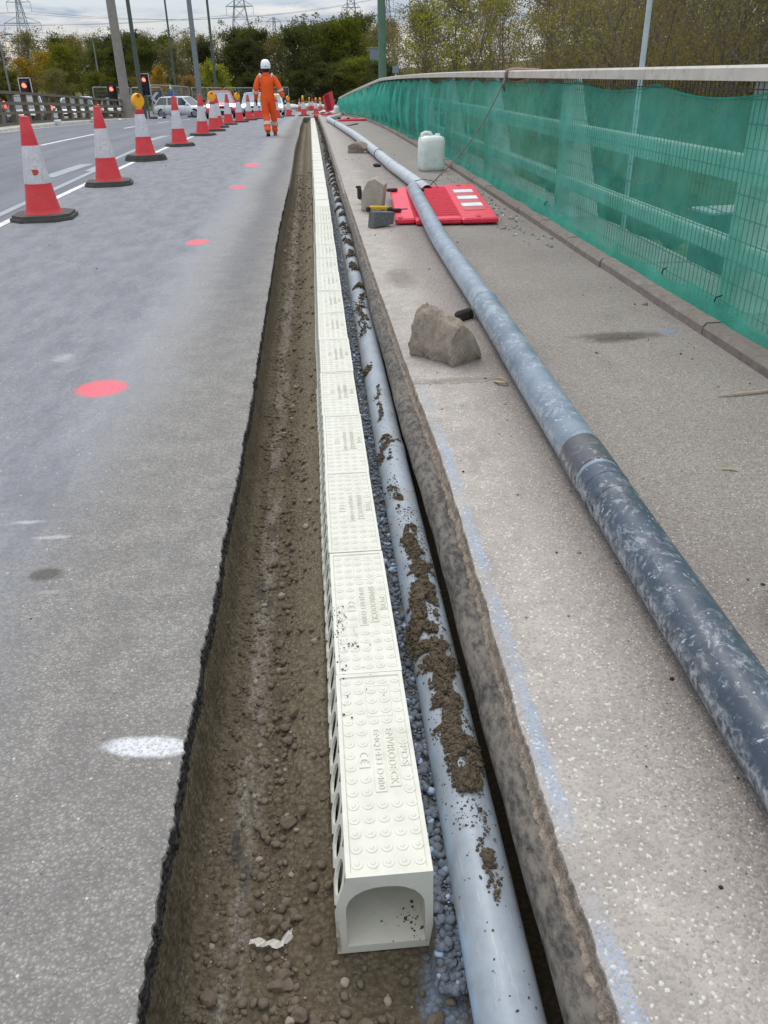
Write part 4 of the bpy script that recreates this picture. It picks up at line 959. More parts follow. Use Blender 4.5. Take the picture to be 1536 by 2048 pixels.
# belly and creases in the near panels, kicked out at the foot where it lies over the kerb
NX = NX - .020 * (1 - bil) * (1 + fbm(NY * 1.1, NV * 3, 0, 37, 3)) * (1 - NV) ** .7
NX = NX - .095 * np.clip(1 - NV / .16, 0, 1) ** 1.2 * (.7 + .5 * fbm(NY * 1.4, 0, 0, 38, 3))
dg_ = fbm(NY * .55 + NV * .9, NV * .7 - NY * .2, 0, 61, 3); NX = NX - .045 * np.clip((NY - 2.5) / 4, .25, 1) * np.abs(dg_) ** .8 * np.sin(np.pi * np.clip(NV + .02, 0, 1))
NX = NX - .012 * np.abs(vnoise(NY * 1.7 + NV * 2.2, NV * 1.2, 0, 39)) * np.sin(np.pi * NV)
N = np.stack([NX, NY, zr(NY) + NZ], -1); a_, b_ = N.shape[:2]; idx = np.arange(a_ * b_).reshape(a_, b_)
F = np.stack([idx[:-1, :-1], idx[1:, :-1], idx[1:, 1:], idx[:-1, 1:]], -1).reshape(-1, 4)
net = mesh_np('debris_netting', N, F, 'netting', smooth=True); tag(net, 'translucent green debris netting hung along the whole parapet', 'netting')
lap = np.clip((.085 + .04 * fbm(ny * 1.1, 4, 0, 71, 3) + .03 * vnoise(ny * 5, 2, 0, 72)) * 33, 2, 9)
H_ = np.zeros((a_, 7, 3))
for j in range(7):
    f_ = lap * j / 6; i0 = np.floor(f_).astype(int); fr = (f_ - i0)[:, None]; ar = np.arange(a_); H_[:, j] = N[ar, i0] * (1 - fr) + N[ar, i0 + 1] * fr
    H_[:, j, 0] -= .006 + .004 * vnoise(ny * 7, j, 0, 73)
ix = np.arange(a_ * 7).reshape(a_, 7); mesh_np('folded_hem', H_, np.stack([ix[:-1, :-1], ix[1:, :-1], ix[1:, 1:], ix[:-1, 1:]], -1).reshape(-1, 4), 'netting', net, True)
b = MB(); b.tube([tuple(N[i, -1] + np.array([-.002, 0, .0])) for i in range(0, a_, 2)], .007, 5, False); b.tube([tuple(N[i, 0]) for i in range(0, a_, 2)], .004, 4, False)
b.build('net_hem', 'netting', net)
for y, h, l in ((8.2, .27, .06), (4.4, .26, .07), (12.0, .62, .05), (12.4, .2, .06), (5.2, .25, .05), (15.2, .3, .06)):
    x = float(par_x(y)) - .06; b = MB(); b.tube([(x, y, Z(y, h)), (x - .012, y + l * .6, Z(y, h - .02)), (x - .006, y + l, Z(y, h - .05))], .0045, 5); b.build('cable_tie', 'black_trim', net)
# rope tied round the rail, its tail running to the ground by the pipe mouth
t = thing('tie_rope', 'thin grey rope knotted round the top rail and stretched down to the pipe mouth', 'rope')
P0 = Vector((2.25, 10.35, 1.30)); P1 = Vector((1.40, 10.40, .16)); pts = []
for i in range(30):
    u = i / 29; p = P0.lerp(P1, u); p.z -= .10 * math.sin(math.pi * u); p.x += .03 * math.sin(u * 5); pts.append(p)
pts += [Vector((1.40, 10.3, .10)), Vector((1.45, 10.15, .085)), Vector((1.54, 10.0, .13))]
b = MB(); b.tube(pts, .0075, 6); b.build('rope_line', 'rope', t, True)
b = MB(); x = 2.39
for k, y in enumerate((10.33, 10.36, 10.40)): b.tube([(x + .125 * math.cos(a) , y + .012 * math.sin(2 * a), 1.365 + .062 * math.sin(a)) for a in np.linspace(0, 2 * math.pi, 17)], .010, 6)
b.tube([(2.255, 10.36, 1.33), (2.24, 10.40, 1.25), (2.262, 10.37, 1.20), (2.245, 10.33, 1.27), (2.262, 10.36, 1.36)], .013, 6); b.build('knot', 'rope', t, True)
b = MB(); b.tube([(2.26, 10.30, 1.41), (2.33, 10.1, 1.418), (2.42, 9.85, 1.416), (2.45, 9.6, 1.412)], .008, 6); b.build('loose_tail', 'rope_pink', t, True)
# wire loop at the pipe mouth
b = MB(); b.tube([(1.22, 10.45, .24), (1.32, 10.36, .27), (1.43, 10.28, .25), (1.48, 10.2, .18), (1.475, 10.1, .13)], .005, 6); tag(b.build('wire_loop', 'wire', None, True), 'dark bent wire looping over the open pipe mouth', 'wire')

# ---------------------------------------------------------------- red plastic barriers
def barrier_mesh(parent):
    """2 m by 1 m moulded barrier lying flat: local x 0..1.02 from feet edge to stripe edge, y 0..2.1"""
    L, Wd, T = 2.15, 1.02, .055
    def bar(mb, x0, x1, y0, y1, h=T, z0=0, bv=.014, mi=0): mb.box(((x0 + x1) / 2, (y0 + y1) / 2, z0 + h / 2), (x1 - x0, y1 - y0, h), mi, bev=min(bv, h / 2.2, (x1 - x0) / 2.2, (y1 - y0) / 2.2))
    b = MB(); bar(b, 0, .20, .10, L - .10); bar(b, .66, Wd, 0, L); 
    bar(b, .20, .66, 0.02, .16); bar(b, .20, .66, L - .16, L - .02); 
    n = 15
    for i in range(n):
        y = .215 + (L - .43) * i / (n - 1); bar(b, .185, .675, y - .020, y + .020, T - .006, .002, .012)
    b.build('frame', 'barrier_red', parent)
    b = MB(); bar(b, .19, .67, .16, L - .16, .018, .004); b.build('web', 'barrier_red_dark', parent)  # plate in darker red: shade of the slots put into the colour
    b = MB()
    for x, y in ((.83, .10), (.83, L - .10), (.05, .16), (.05, L - .16)): b.lathe([(.045, 0), (.045, .004), (.03, .006)], 14, (x, y, T + .001), sx=.6, sy=1.2)
    b.build('hollow_shade_disc', 'barrier_red_dark', parent, True, sharp=40)  # raised dark red discs stand for the shade inside moulded hollows
    for i in range(6):
        y = .42 + i * .22; b = MB(); b.add([(.73, y, T + .004), (.95, y, T + .004), (.95, y + .205, T + .004), (.73, y + .205, T + .004)], [(0, 1, 2, 3)])
        b.build('reflective_stripe', 'stripe_white' if i % 2 else 'stripe_red', parent)
p = thing('road_barrier', 'red plastic road barrier lying flat under the pipes, with red and white reflective stripes', 'barrier', (.78, 8.28, .066), -.075, 'red plastic barriers')
barrier_mesh(p); p.rotation_euler = (.032, -.012, -.06)
for x, y in ((.02, .45), (.03, 1.75)):
    b = MB(); b.box((x - .01, y, .075), (.13, .05, .035), bev=.01); b.box((x + .32, y + .02, .065), (.10, .07, .03), bev=.01); b.build('foot_clip', 'foot_black', p)
dup(p, (1.02, 33.3, Z(34, .07)), (-.03, 0.0, -.03), 'red plastic barrier lying flat on the footway beside the pipe elbow', scale=(1.1, .9, 1.4))
dup(p, (.50, 44.0, Z(44, .10)), (-.03, 0, -.1), 'red plastic barrier lying flat beyond the far end of the channel', scale=(1.0, .9, 1.6))
UP = dup(p, (1.0, 57.2, Z(57.2, .10)), (R(72), R(-20), R(-25)), 'red plastic barrier leaning upright at the end of the green netting', scale=(.72, .52, 1.2))
for o in [o for o in bpy.data.objects if o.name.startswith('reflective_stripe') and o.parent == UP]: bpy.data.objects.remove(o)
for o in UP.children:
    if o.name.startswith('frame'): o.material_slots[0].link = 'OBJECT'; o.material_slots[0].material = MATS['barrier_red_dark']

# ---------------------------------------------------------------- odds and ends on the footway
def canister(name, label, loc, rz, sc_):
    t = thing(name, label, 'jerrycan', loc, rz, 'white plastic jerrycans'); t.scale = (sc_,) * 3
    b = MB(); secs = [(.0, .150, .125, .04), (.012, .165, .140, .05), (.06, .170, .145, .05), (.25, .170, .145, .05), (.36, .168, .143, .05), (.405, .155, .125, .05), (.425, .10, .075, .04)]
    vs = []; K = 24
    for z, hx_, hy_, rr in secs:
        for j in range(K):
            a = 2 * math.pi * (j + .5) / K; cx_, cy_ = math.cos(a), math.sin(a); e = 5.0
            q = (abs(cx_) ** e + abs(cy_) ** e) ** (-1 / e); groove = 1 - .05 * math.exp(-((cx_ * q + .22) / .10) ** 2) * (cy_ < 0)
            vs.append((cx_ * q * hx_, cy_ * q * hy_ * groove, z))
    fs = [(i * K + j, i * K + (j + 1) % K, (i + 1) * K + (j + 1) % K, (i + 1) * K + j) for i in range(len(secs) - 1) for j in range(K)] + [tuple(range(K - 1, -1, -1)), tuple((len(secs) - 1) * K + j for j in range(K))]
    b.add(vs, fs); b.build('tank', 'canister', t, True, sharp=50)
    b = MB(); b.tube([(-.13, 0, .40), (-.125, 0, .445), (-.08, 0, .462), (-.02, 0, .455), (.0, 0, .415)], [.03, .024, .022, .024, .03], 10); b.build('handle', 'canister', t, True)
    b = MB(); b.lathe([(.036, 0), (.036, .03), (.030, .035)], 16, (.085, 0, .41)); b.build('cap', 'white_plastic', t, True, sharp=40)
    return t
canister('jerrycan', 'white plastic jerrycan standing on the footway against the green netting', (1.83, 13.45, Z(13.4, .06)), .10, 1.16)
canister('jerrycan', 'small distant white jerrycan at the far end of the netting', (1.50, 50.5, Z(50.5, .06)), .2, 1.05)
# broken concrete
b = MB(); prof_ = [(-.20, .0), (-.235, .07), (-.20, .165), (-.15, .235), (-.085, .262), (-.03, .245), (.02, .205), (.16, .04), (.175, .012), (.12, 0)]
n = 44; vs = []
poly = []
for (a, c), (d, e) in zip(prof_, prof_[1:] + prof_[:1]):
    for k in range(5): poly.append((a + (d - a) * k / 5, c + (e - c) * k / 5))
K = len(poly)
for i in range(n):
    u = i / (n - 1); sc_ = (.80 + .28 * u - .35 * max(0, u - .8)) if u < 1 else .7
    for j, (x, z) in enumerate(poly):
        flat = 30 <= j <= 35
        q = 1 if flat else 1 + .12 * float(fbm(x * 9, z * 9, u * 4, 3, 3)) + .06 * float(fbm(x * 45, z * 45, u * 22, 6, 3)); zz_ = z * sc_ * (1.0 if flat else q)
        vs.append((x * sc_ * q + .02 * math.sin(u * 4), (u - .5) * .40 + (.025 * float(fbm(x * 9, z * 9, i, 7, 3)) if i in (0, n - 1) else .006 * float(vnoise(x * 30, z * 30, u * 9, 4))), max(0, zz_)))
fs = [(i * K + j, i * K + (j + 1) % K, (i + 1) * K + (j + 1) % K, (i + 1) * K + j) for i in range(n - 1) for j in range(K)]
flt = [1 if 30 <= j <= 34 else 0 for i in range(n - 1) for j in range(K)]
vs += [tuple(np.mean(vs[:K], 0) - np.array([0, .03, 0])), tuple(np.mean(vs[-K:], 0) + np.array([0, .03, 0]))]
fs += [((j + 1) % K, j, n * K) for j in range(K)] + [((n - 1) * K + j, (n - 1) * K + (j + 1) % K, n * K + 1) for j in range(K)]; flt += [0] * (2 * K)
b.add(vs, fs); b.m = flt
o = b.build('concrete_lump', ['rubble', 'rubble_pale'], None, True, sharp=62); o.location = (.672, 4.14, .058); o.rotation_euler = (0, 0, R(33)); o.scale = (.68, .76, 1.0)
tag(o, 'large broken brown concrete lump with one smooth pale face, alone on the footway', 'rubble')
b = MB(); M = Matrix.Translation((.655, 9.5, .06)) @ Matrix.Rotation(R(-14), 4, 'Z')
b.prism([(-.13, 0), (.10, 0), (.135, .27), (.03, .34), (-.05, .31), (-.115, .20)], -.10, .13, M @ Matrix(((1, 0, 0, 0), (0, 0, -1, 0), (0, 1, 0, 0), (0, 0, 0, 1))))
bv = np.array(b.v); o = b.build('kerb_block', 'rubble_pale', None); 
bm_ = o.modifiers.new('bevel', 'BEVEL'); bm_.width = .012; bm_.segments = 2
tag(o, 'pale broken block of kerb concrete standing beside the red barrier', 'rubble')
for lab, x, y, s, sq, mt, sd in (('grey brown lump of broken mortar beside the light silvery pipe', .90, 17.1, .20, (1.1, .9, .62), 'rubble', 5), ('small dark stone beside the silvery pipe, nearer than the mortar lump', 1.03, 14.2, .055, (1.3, .9, .6), 'dark_crumb', 8)):
    b = MB(); stone_mesh(b, s, sd, .22, sq, 4, 3); o = b.build('rubble_lump', mt, None, True, sharp=40); o.location = (x, y, Z(y, .06) + s * sq[2] * .62); tag(o, lab, 'rubble')
b = MB(); M = Matrix.Translation((.868, 4.84, .06)) @ Matrix.Rotation(R(38), 4, 'Z'); b.box((0, 0, .03), (.155, .05, .06), bev=.012, taper=.85); bq = np.array(b.v)
bq += .006 * np.stack([fbm(bq[:, 0] * 40, bq[:, 1] * 40, bq[:, 2] * 40, s, 2) for s in (1, 2, 3)], -1); b.v = [tuple(M @ Vector(p)) for p in bq]
b.build('asphalt_piece', 'dark_crumb', None); tag(bpy.data.objects['asphalt_piece'], 'small black broken piece of asphalt behind the concrete lump', 'rubble')
# grey wedge with yellow top strip and its yellow case
t = thing('paving_tool', 'dark grey wedge block with a yellow strip, lying before the pale kerb block', 'tool', (.63, 8.33, .062), R(28))
b = MB(); b.prism([(-.12, 0), (.12, .02), (.14, .13), (-.10, .155)], -.05, .055, Matrix(((1, 0, 0, 0), (0, 0, -1, 0), (0, 1, 0, 0), (0, 0, 0, 1)))); o = b.build('block', 'tool_grey', t); q = o.modifiers.new('bevel', 'BEVEL'); q.width = .008; q.segments = 2
b = MB(); b.box((.02, .06, .172), (.20, .035, .03), bev=.006, ry=.1); b.build('yellow_strip', 'tool_yellow', t)
b = MB(); b.box((-.10, .06, .165), (.035, .045, .045), bev=.006); b.box((.15, .05, .14), (.05, .05, .05), bev=.01); b.build('end_cap', 'foot_black', t)
b = MB(); b.tube([(.15, .05, .15), (.26, .04, .135), (.36, .05, .13)], .006, 6); b.build('pin', 'wire', t)
t = thing('yellow_case', 'yellow case with a black cap at the footway edge, left of the pale kerb block', 'tool case', (.575, 9.98, .062), R(8))
b = MB(); b.box((.02, 0, .075), (.12, .10, .15), bev=.012); b.build('case', 'tool_yellow', t)
b = MB(); b.box((-.06, 0, .115), (.04, .09, .13), bev=.01); b.box((-.07, 0, .185), (.06, .05, .025), bev=.006); b.build('cap', 'foot_black', t)
# scraps
def sliver(label, pts, r_, m, name='wood_scrap', cat='scrap'):
    b = MB(); b.tube(pts, [r_ * .6, r_, r_, r_ * .5], 5, sy=.45); tag(b.build(name, m, None), label, cat)
sliver('folded sliver of wood beside the dusty pipe near the concrete lump', [(.825, 3.70, .066), (.84, 3.66, .075), (.865, 3.645, .075), (.885, 3.65, .066)], .010, 'wood')
sliver('second thin wood sliver lying against the folded one', [(.832, 3.72, .07), (.85, 3.705, .082), (.872, 3.69, .08), (.888, 3.672, .07)], .008, 'wood')
sliver('long pale stick on the footway at the right edge', [(1.80, 3.36, .068), (1.93, 3.37, .072), (2.03, 3.385, .072), (2.14, 3.41, .068)], .009, 'wood')
sliver('tiny pale stick on the bare footway right of the scuffed pipe', [(1.475, 2.62, .065), (1.50, 2.615, .067), (1.515, 2.61, .067), (1.53, 2.60, .065)], .006, 'wood')
sliver('dark flat bar lying on the footway near the far red barrier', [(1.15, 28.6, Z(28.6, .07)), (1.35, 29.3, Z(29, .075)), (1.5, 29.9, Z(29.8, .075)), (1.6, 30.3, Z(30.3, .07))], .05, 'wire', 'metal_bar')
n = 900; y = .9 + 16 * r.random(n) ** 1.7; x = np.where(r.random(n) < .4, 2.10 - .1 * np.abs(r.normal(size=n)), r.uniform(.5, 2.1, n)); s = (.0014 + .0055 * r.random(n) ** 5) * (1 + .06 * y)
dark = r.random(n) < .55
for kk, mt, lab in ((dark, 'dark_crumb', 'black asphalt crumbs scattered over the footway'), (~dark, 'chipping', 'pale stone chips scattered over the footway')):
    tag(blobs('scattered_grit', np.stack([x[kk], y[kk], zr(y[kk]) + .06 + s[kk] * .2], 1), s[kk], mt, 0, .3, seed=12), lab, 'grit', kind='stuff')
n = 420; y = 9.6 + 1.5 * r.normal(size=n) * .8; x = 1.95 + .12 * r.normal(size=n); s = .004 + .016 * r.random(n) ** 3; ok_ = x < 2.12
tag(blobs('mortar_crumbs', np.stack([x, y, zr(y) + .06 + s * .2], 1)[ok_], s[ok_], 'chipping', 0, .3, seed=13), 'grey mortar crumbs lying between the red barrier and the kerb', 'grit', kind='stuff')
n = 70; y = 2 + 18 * r.random(n) ** 1.5; x = r.uniform(-3.2, -.5, n); s = .0015 + .004 * r.random(n) ** 4 * (1 + .1 * y)
tag(blobs('scattered_grit', np.stack([x, y, zr(y) + s * .2], 1), s, 'dark_crumb', 0, .3, seed=14), 'stray dark grit on the carriageway', 'grit', kind='stuff')
# below the bridge, seen through the net
t = thing('control_cabinet', 'dark green roadside cabinet on the ground below the bridge, seen through the netting', 'cabinet', (6.3, 12.5, float(ground_z(6.3, 12.5))), .1)
b = MB(); b.box((0, 0, .5), (.85, .55, 1.0), bev=.02); b.build('housing', 'cabinet', t); b = MB(); b.box((0, 0, 1.02), (.92, .62, .05), bev=.01); b.build('lid', 'galv', t)
b = MB(); b.box((0, -.283, .5), (.36, .02, .9)); b.build('door', 'cabinet', t)
n = 380; x = r.uniform(3.0, 9, n); y = r.uniform(2, 26, n); keep = (x < 3.85) | (x > 6.5); x, y = x[keep], y[keep]
tag(blobs('ground_scrub', np.stack([x, y, ground_z(x, y) + .12], 1), .12 + .28 * r.random(len(x)), 'scrub', 2, .5, seed=15), 'rough low scrub growing on the slope below the bridge', 'scrub', kind='stuff')
# ---------------------------------------------------------------- traffic cones
def cone(label, loc, rz, lamp, patch=False):
    t = thing('traffic_cone', label, 'traffic cone', loc, rz, 'traffic cones along the works')
    b = MB()
    o8 = [(.34, .19), (.19, .34), (-.19, .34), (-.34, .19), (-.34, -.19), (-.19, -.34), (.19, -.34), (.34, -.19)]
    t.scale = (1, 1, 1.06)
    b.prism(o8, .004, .035); b.prism([(x * .93, y * .93) for x, y in o8], .0348, .062); b.build('base', 'rubber', t)
    rad = lambda z: .188 - (z - .06) * .143 / .94
    b = MB(); b.lathe([(.215, .060), (.208, .067), (rad(.11) + .004, .11), (rad(.25) + .001, .25), (rad(.252), .252), (rad(.40), .40)], 28); b.build('lower_skirt', 'cone_red_low', t, True, sharp=40)
    b = MB(); b.lathe([(rad(.36) + .001, .36), (rad(.39) + .003, .392), (rad(.73) + .003, .728), (rad(.74) + .0, .74)], 28); b.build('white_sleeve', 'cone_white', t, True, sharp=40)
    if not lamp:
        b = MB(); b.lathe([(rad(.72) + .002, .72), (rad(.74) + .004, .742), (rad(.95) + .002, .95), (.052, .955), (.052, .985), (.046, 1.0), (.02, 1.005)], 24); b.build('red_tip', 'cone_red', t, True, sharp=40)
    else:
        b = MB(); b.lathe([(rad(.72) + .002, .72), (rad(.74) + .003, .742), (.075, .80), (.07, .81)], 24); b.build('red_tip', 'barrier_red_dark', t, True, sharp=40)
        l = MB(); l.box((0, 0, .84), (.105, .09, .10), bev=.02); l.lathe([(.02, -.05), (.115, -.045), (.125, -.02), (.125, .02), (.115, .045), (.02, .05)], 28)
        # turn the round lens to face along the road
        k = 24 + 8; q = l.v[32:]; l.v[32:] = [(x, z, y * .98 + .945) for x, y, z in q]
        ln = l.build('warning_lamp', 'lamp_yellow', t, True, sharp=40)
        c = MB(); c.lathe([(.03, 0), (.034, .01), (.02, .02)], 14); c.v = [(x, -.05 - z, y + 1.03) for x, y, z in c.v]; c.build('sensor_cap', 'lens_red', ln, True, sharp=40)
    if patch:
        b = MB(); q = [(.035 * (1 + .25 * math.sin(3 * a + 1)) * math.cos(a), .035 * (1 + .2 * math.cos(2 * a)) * math.sin(a)) for a in np.linspace(0, 2 * math.pi, 13)[:-1]]
        vs = []
        for u, v in q:
            z = .475 + v; rr = rad(z) + .0055; a = -1.38 + u / rr; vs.append((rr * math.cos(a), rr * math.sin(a), z))
        zc = .475; vs.append(((rad(zc) + .0065) * math.cos(-1.38), (rad(zc) + .0065) * math.sin(-1.38), zc)); b.add(vs, [(i, (i + 1) % 12, 12) for i in range(12)]); b.build('worn_hole', 'lens_red', t)
    return t
CN = [(-3.13, 10.05, 0, 'traffic cone nearest the viewer, with a red patch worn through its white sleeve'),
 (-3.09, 13.3, 0, 'second plain cone from the viewer, its white sleeve grimy'),
 (-3.28, 17.5, 1, 'nearest cone with a yellow lamp, on a doubled black base'),
 (-3.18, 21.5, 0, 'plain cone just beyond the nearest lamp cone'),
 (-3.16, 26.1, 0, 'plain cone standing in front of the red car'),
 (-3.12, 28.9, 1, 'yellow lamp cone in front of the bonnet of the red car'),
 (-3.28, 31.8, 0, 'plain cone half hidden behind the lamp cone in front of the red car'),
 (-3.20, 34.9, 0, 'plain cone by the headlight of the red car'),
 (-3.02, 38.2, 1, 'yellow lamp cone between the red car and the pale blue car'),
 (-2.86, 41.8, 0, 'plain cone in front of the pale blue car'),
 (-2.72, 45.2, 0, 'plain cone just left of the walking worker, nearer of the touching pair'),
 (-2.45, 46.4, 1, 'yellow lamp cone touching the worker in the picture, at his left hand'),
 (-1.80, 48.2, 1, 'lamp cone just right of the worker in the picture, beside his leg'),
 (-1.34, 55.2, 1, 'lone lamp cone midway between the worker and the end of the channel'),
 (-.42, 56.0, 1, 'lamp cone straight beyond the end of the channel'),
 (-1.01, 84.5, 0, 'plain cone at the left end of the far group'),
 (-.70, 83.0, 1, 'lamp cone second from the left in the far group'),
 (-.05, 86.0, 1, 'lamp cone in the middle of the far group'),
 (.22, 86.0, 0, 'plain cone just right of the middle of the far group'),
 (.42, 69.5, 1, 'nearer lamp cone at the right of the far group'),
 (.95, 84.0, 1, 'lamp cone at the right end of the far group')]
protos = {}
for i, (x, y, lp, lb) in enumerate(CN):
    tl = (R(1.3) * math.sin(i * 2.1), R(1.3) * math.cos(i * 1.3));
    lc = (x, y, Z(y) + .001); rz = R(12 + 37 * i % 90) if i > 3 else R((4, 8, 40, 14)[i])
    if i == 0: cone(lb, lc, rz, 0, True)
    elif lp not in protos: protos[lp] = cone(lb, lc, rz, lp)
    else: dup(protos[lp], lc, (tl[0], tl[1], rz), lb)
    if i == 2:
        b = MB(); b.prism([(x_ * 1.04, y_ * 1.04) for x_, y_ in ((.34, .19), (.19, .34), (-.19, .34), (-.34, .19), (-.34, -.19), (-.19, -.34), (.19, -.34), (.34, -.19))], 0, .045)
        o = b.build('spare_base', 'rubber'); o.location = (x, y, Z(y)); o.rotation_euler = (0, 0, rz - .08); tag(o, 'black rubber spare base under the nearest lamp cone', 'cone base')
        protos[1].location.z += .044
# ---------------------------------------------------------------- the worker
def skin_body(name, chains, mats, parent, sub=2, M=None):
    """grow one smooth surface over a jointed skeleton: chains = list of [(point, radius[, radius2])...] sharing points"""
    vs = []; rad = []; ed = []; look = {}
    def vid(p, rr):
        k = tuple(round(c, 4) for c in p)
        if k not in look: look[k] = len(vs); vs.append(p); rad.append(rr)
        return look[k]
    for ch in chains:
        ids = [vid(p, rr) for p, rr in ch]; ed += list(zip(ids[:-1], ids[1:]))
    me = bpy.data.meshes.new(name); me.from_pydata(vs, ed, []); o = bpy.data.objects.new(name, me); COL.objects.link(o)
    sk = o.modifiers.new('skin', 'SKIN'); sk.use_smooth_shade = True
    for i, rr in enumerate(rad):
        d = me.skin_vertices[0].data[i]; d.radius = rr if hasattr(rr, '__len__') else (rr, rr); d.use_root = (i == 0)
    ss = o.modifiers.new('sub', 'SUBSURF'); ss.levels = ss.render_levels = sub
    dg = bpy.context.evaluated_depsgraph_get(); dg.update(); ne = bpy.data.meshes.new_from_object(o.evaluated_get(dg)); bpy.data.objects.remove(o)
    ne.materials.clear(); ne.materials.append(MATS[mats]); n = bpy.data.objects.new(name, ne); COL.objects.link(n); n.parent = parent; return n
t = thing('person', 'worker in orange coveralls and a white helmet walking away from the viewer along the road', 'person', (-1.15, 24.85, Z(24.85)))
SH = 1.46; lean = .02
sl, sr = (-.205, 0, SH), (.205, -.01, SH); el, er = (-.30, -.045, 1.175), (.335, -.03, 1.19); wl, wr = (-.32, .09, .95), (.42, -.03, .96)
hl, hr = (-.10, 0, .93), (.10, 0, .93); kl, kr = (-.08, .03, .50), (.12, .15, .53); al, ar = (-.055, -.17, .15), (.12, .27, .125)
mid = lambda a, b_, u: tuple(a[i] + (b_[i] - a[i]) * u for i in range(3))
pel, wst, chs, nk0, nk1, hd0, hd1 = (0, 0, .95), (0, 0, 1.10), (0, -.005, 1.34), (0, -.005, 1.50), (.005, .005, 1.57), (.008, .015, 1.66), (.01, .01, 1.76)
skin_body('body', [[(pel, (.12, .09)), (wst, (.12, .09)), (chs, (.14, .10)), (nk0, .062), (nk1, .055), (hd0, (.078, .088)), (hd1, (.072, .085))], [(chs, (.14, .10)), (sl, .06), (el, .045), (wl, .034)], [(chs, (.14, .10)), (sr, .06), (er, .045), (wr, .034)], [(pel, (.12, .09)), (hl, .085), (kl, .058), (al, .042)], [(pel, (.12, .09)), (hr, .085), (kr, .058), (ar, .042)]], 'skin', t)
cv = skin_body('coveralls', [[(pel, (.185, .135)), (wst, (.185, .135)), ((0, -.005, 1.25), (.205, .14)), (chs, (.215, .145)), ((0, -.004, 1.45), (.13, .10)), (nk0, (.085, .08)), ((.002, 0, 1.535), (.075, .072))],
 [(chs, (.215, .145)), ((-.195, 0, 1.435), .088), (mid(sl, el, .5), .088), (el, .082), (mid(el, wl, .5), .074), (wl, .060), (mid(el, wl, 1.06), .052)], [(chs, (.215, .145)), ((.195, -.01, 1.435), .088), (mid(sr, er, .5), .088), (er, .082), (mid(er, wr, .5), .074), (wr, .060), (mid(er, wr, 1.06), .052)],
 [(pel, (.185, .135)), (hl, .128), (mid(hl, kl, .5), .122), (kl, .098), (mid(kl, al, .5), .094), (al, .085), (mid(kl, al, 1.1), .080)], [(pel, (.185, .135)), (hr, .128), (mid(hr, kr, .5), .122), (kr, .098), (mid(kr, ar, .5), .094), (ar, .085), (mid(kr, ar, 1.1), .080)]], 'orange', t)
for v in cv.data.vertices:       # slack folds in the cloth
    p = v.co; k = .010 * float(fbm(p.x * 7, p.y * 7, p.z * 11, 3, 3)) + (.008 * math.sin(p.z * 46 + p.x * 9) if p.z < .45 or (1.02 < p.z < 1.14) else 0); v.co = p + v.normal * k
for nm, a, c, u, rr in (('left', el, wl, .28, .089), ('right', er, wr, .28, .089), ('l', kl, al, .55, .104), ('r', kr, ar, .50, .104)):
    b = MB(); p0, p1 = mid(a, c, u - .11), mid(a, c, u + .11); b.tube([p0, mid(a, c, u), p1], [rr, rr, rr * .98], 18); b.build('reflective_band', 'reflective', t, True, sharp=40)
for s, sh in ((-1, sl), (1, sr)):
    b = MB(); b.tube([(s * .15, -.128, 1.44), (s * .155, -.09, 1.515), (s * .16, .0, 1.538), (s * .16, .09, 1.50)], [.03, .03, .03, .03], 6, sy=.35); b.build('shoulder_patch', 'reflective', t, True)
b = MB(); b.tube([(-.0, .005, 1.515), (0, .003, 1.56)], [.088, .082], 18, sy=.9); b.build('collar', 'orange', t, True, sharp=40)
b = MB(); b.lathe([(.088, 1.575), (.094, 1.62), (.092, 1.69), (.082, 1.72)], 18, (.008, .008, 0), sy=1.06); b.build('hair', 'hair', t, True)
hm = MB(); hm.lathe([(.128, 1.680), (.134, 1.692), (.131, 1.74), (.122, 1.79), (.098, 1.838), (.06, 1.866), (.015, 1.874)], 26, (.010, .012, 0), sy=1.14)
hm.v = [(x, y, z - .030 * (1 if z < 1.72 else .4) * (y < -.02)) for x, y, z in hm.v]
h = hm.build('helmet', 'helmet', t, True, sharp=60)
b = MB(); b.lathe([(.112, -.006), (.128, 0), (.112, .006)], 20, (.01, .10, 1.69), sy=.75); b.build('peak', 'helmet', h, True); b = MB(); b.lathe([(.016, 0), (.012, .012)], 10); b.v = [(x + .02, -.142 - z, y + 1.705) for x, y, z in b.v]; b.build('size_dial', 'black_trim', h)
def hand(c, s, nm):
    p = Vector(c); q = lambda x, y, z: tuple(p + Vector((x * s, y, z)))
    ch = [[(q(0, 0, .01), .036), (q(.004, .004, -.035), (.042, .026)), (q(.006, .01, -.075), (.045, .024))]]
    for k, (dy, L) in enumerate(((-.030, .075), (-.010, .088), (.010, .082), (.030, .062))):
        ch.append([(q(.006, .01, -.075), (.045, .024)), (q(.006, .012 + dy, -.085), .014), (q(.0, .018 + dy, -.085 - L * .5), .0125), (q(-.016, .02 + dy, -.085 - L * .95), .010)])
    ch.append([(q(.004, .004, -.035), (.042, .026)), (q(-.008, .042, -.045), .015), (q(-.016, .058, -.075), .0125), (q(-.02, .062, -.10), .010)])
    skin_body('glove', ch, 'glove', t, 1)
hand(mid(el, wl, 1.12), 1, 'l'); hand(mid(er, wr, 1.12), -1, 'r')
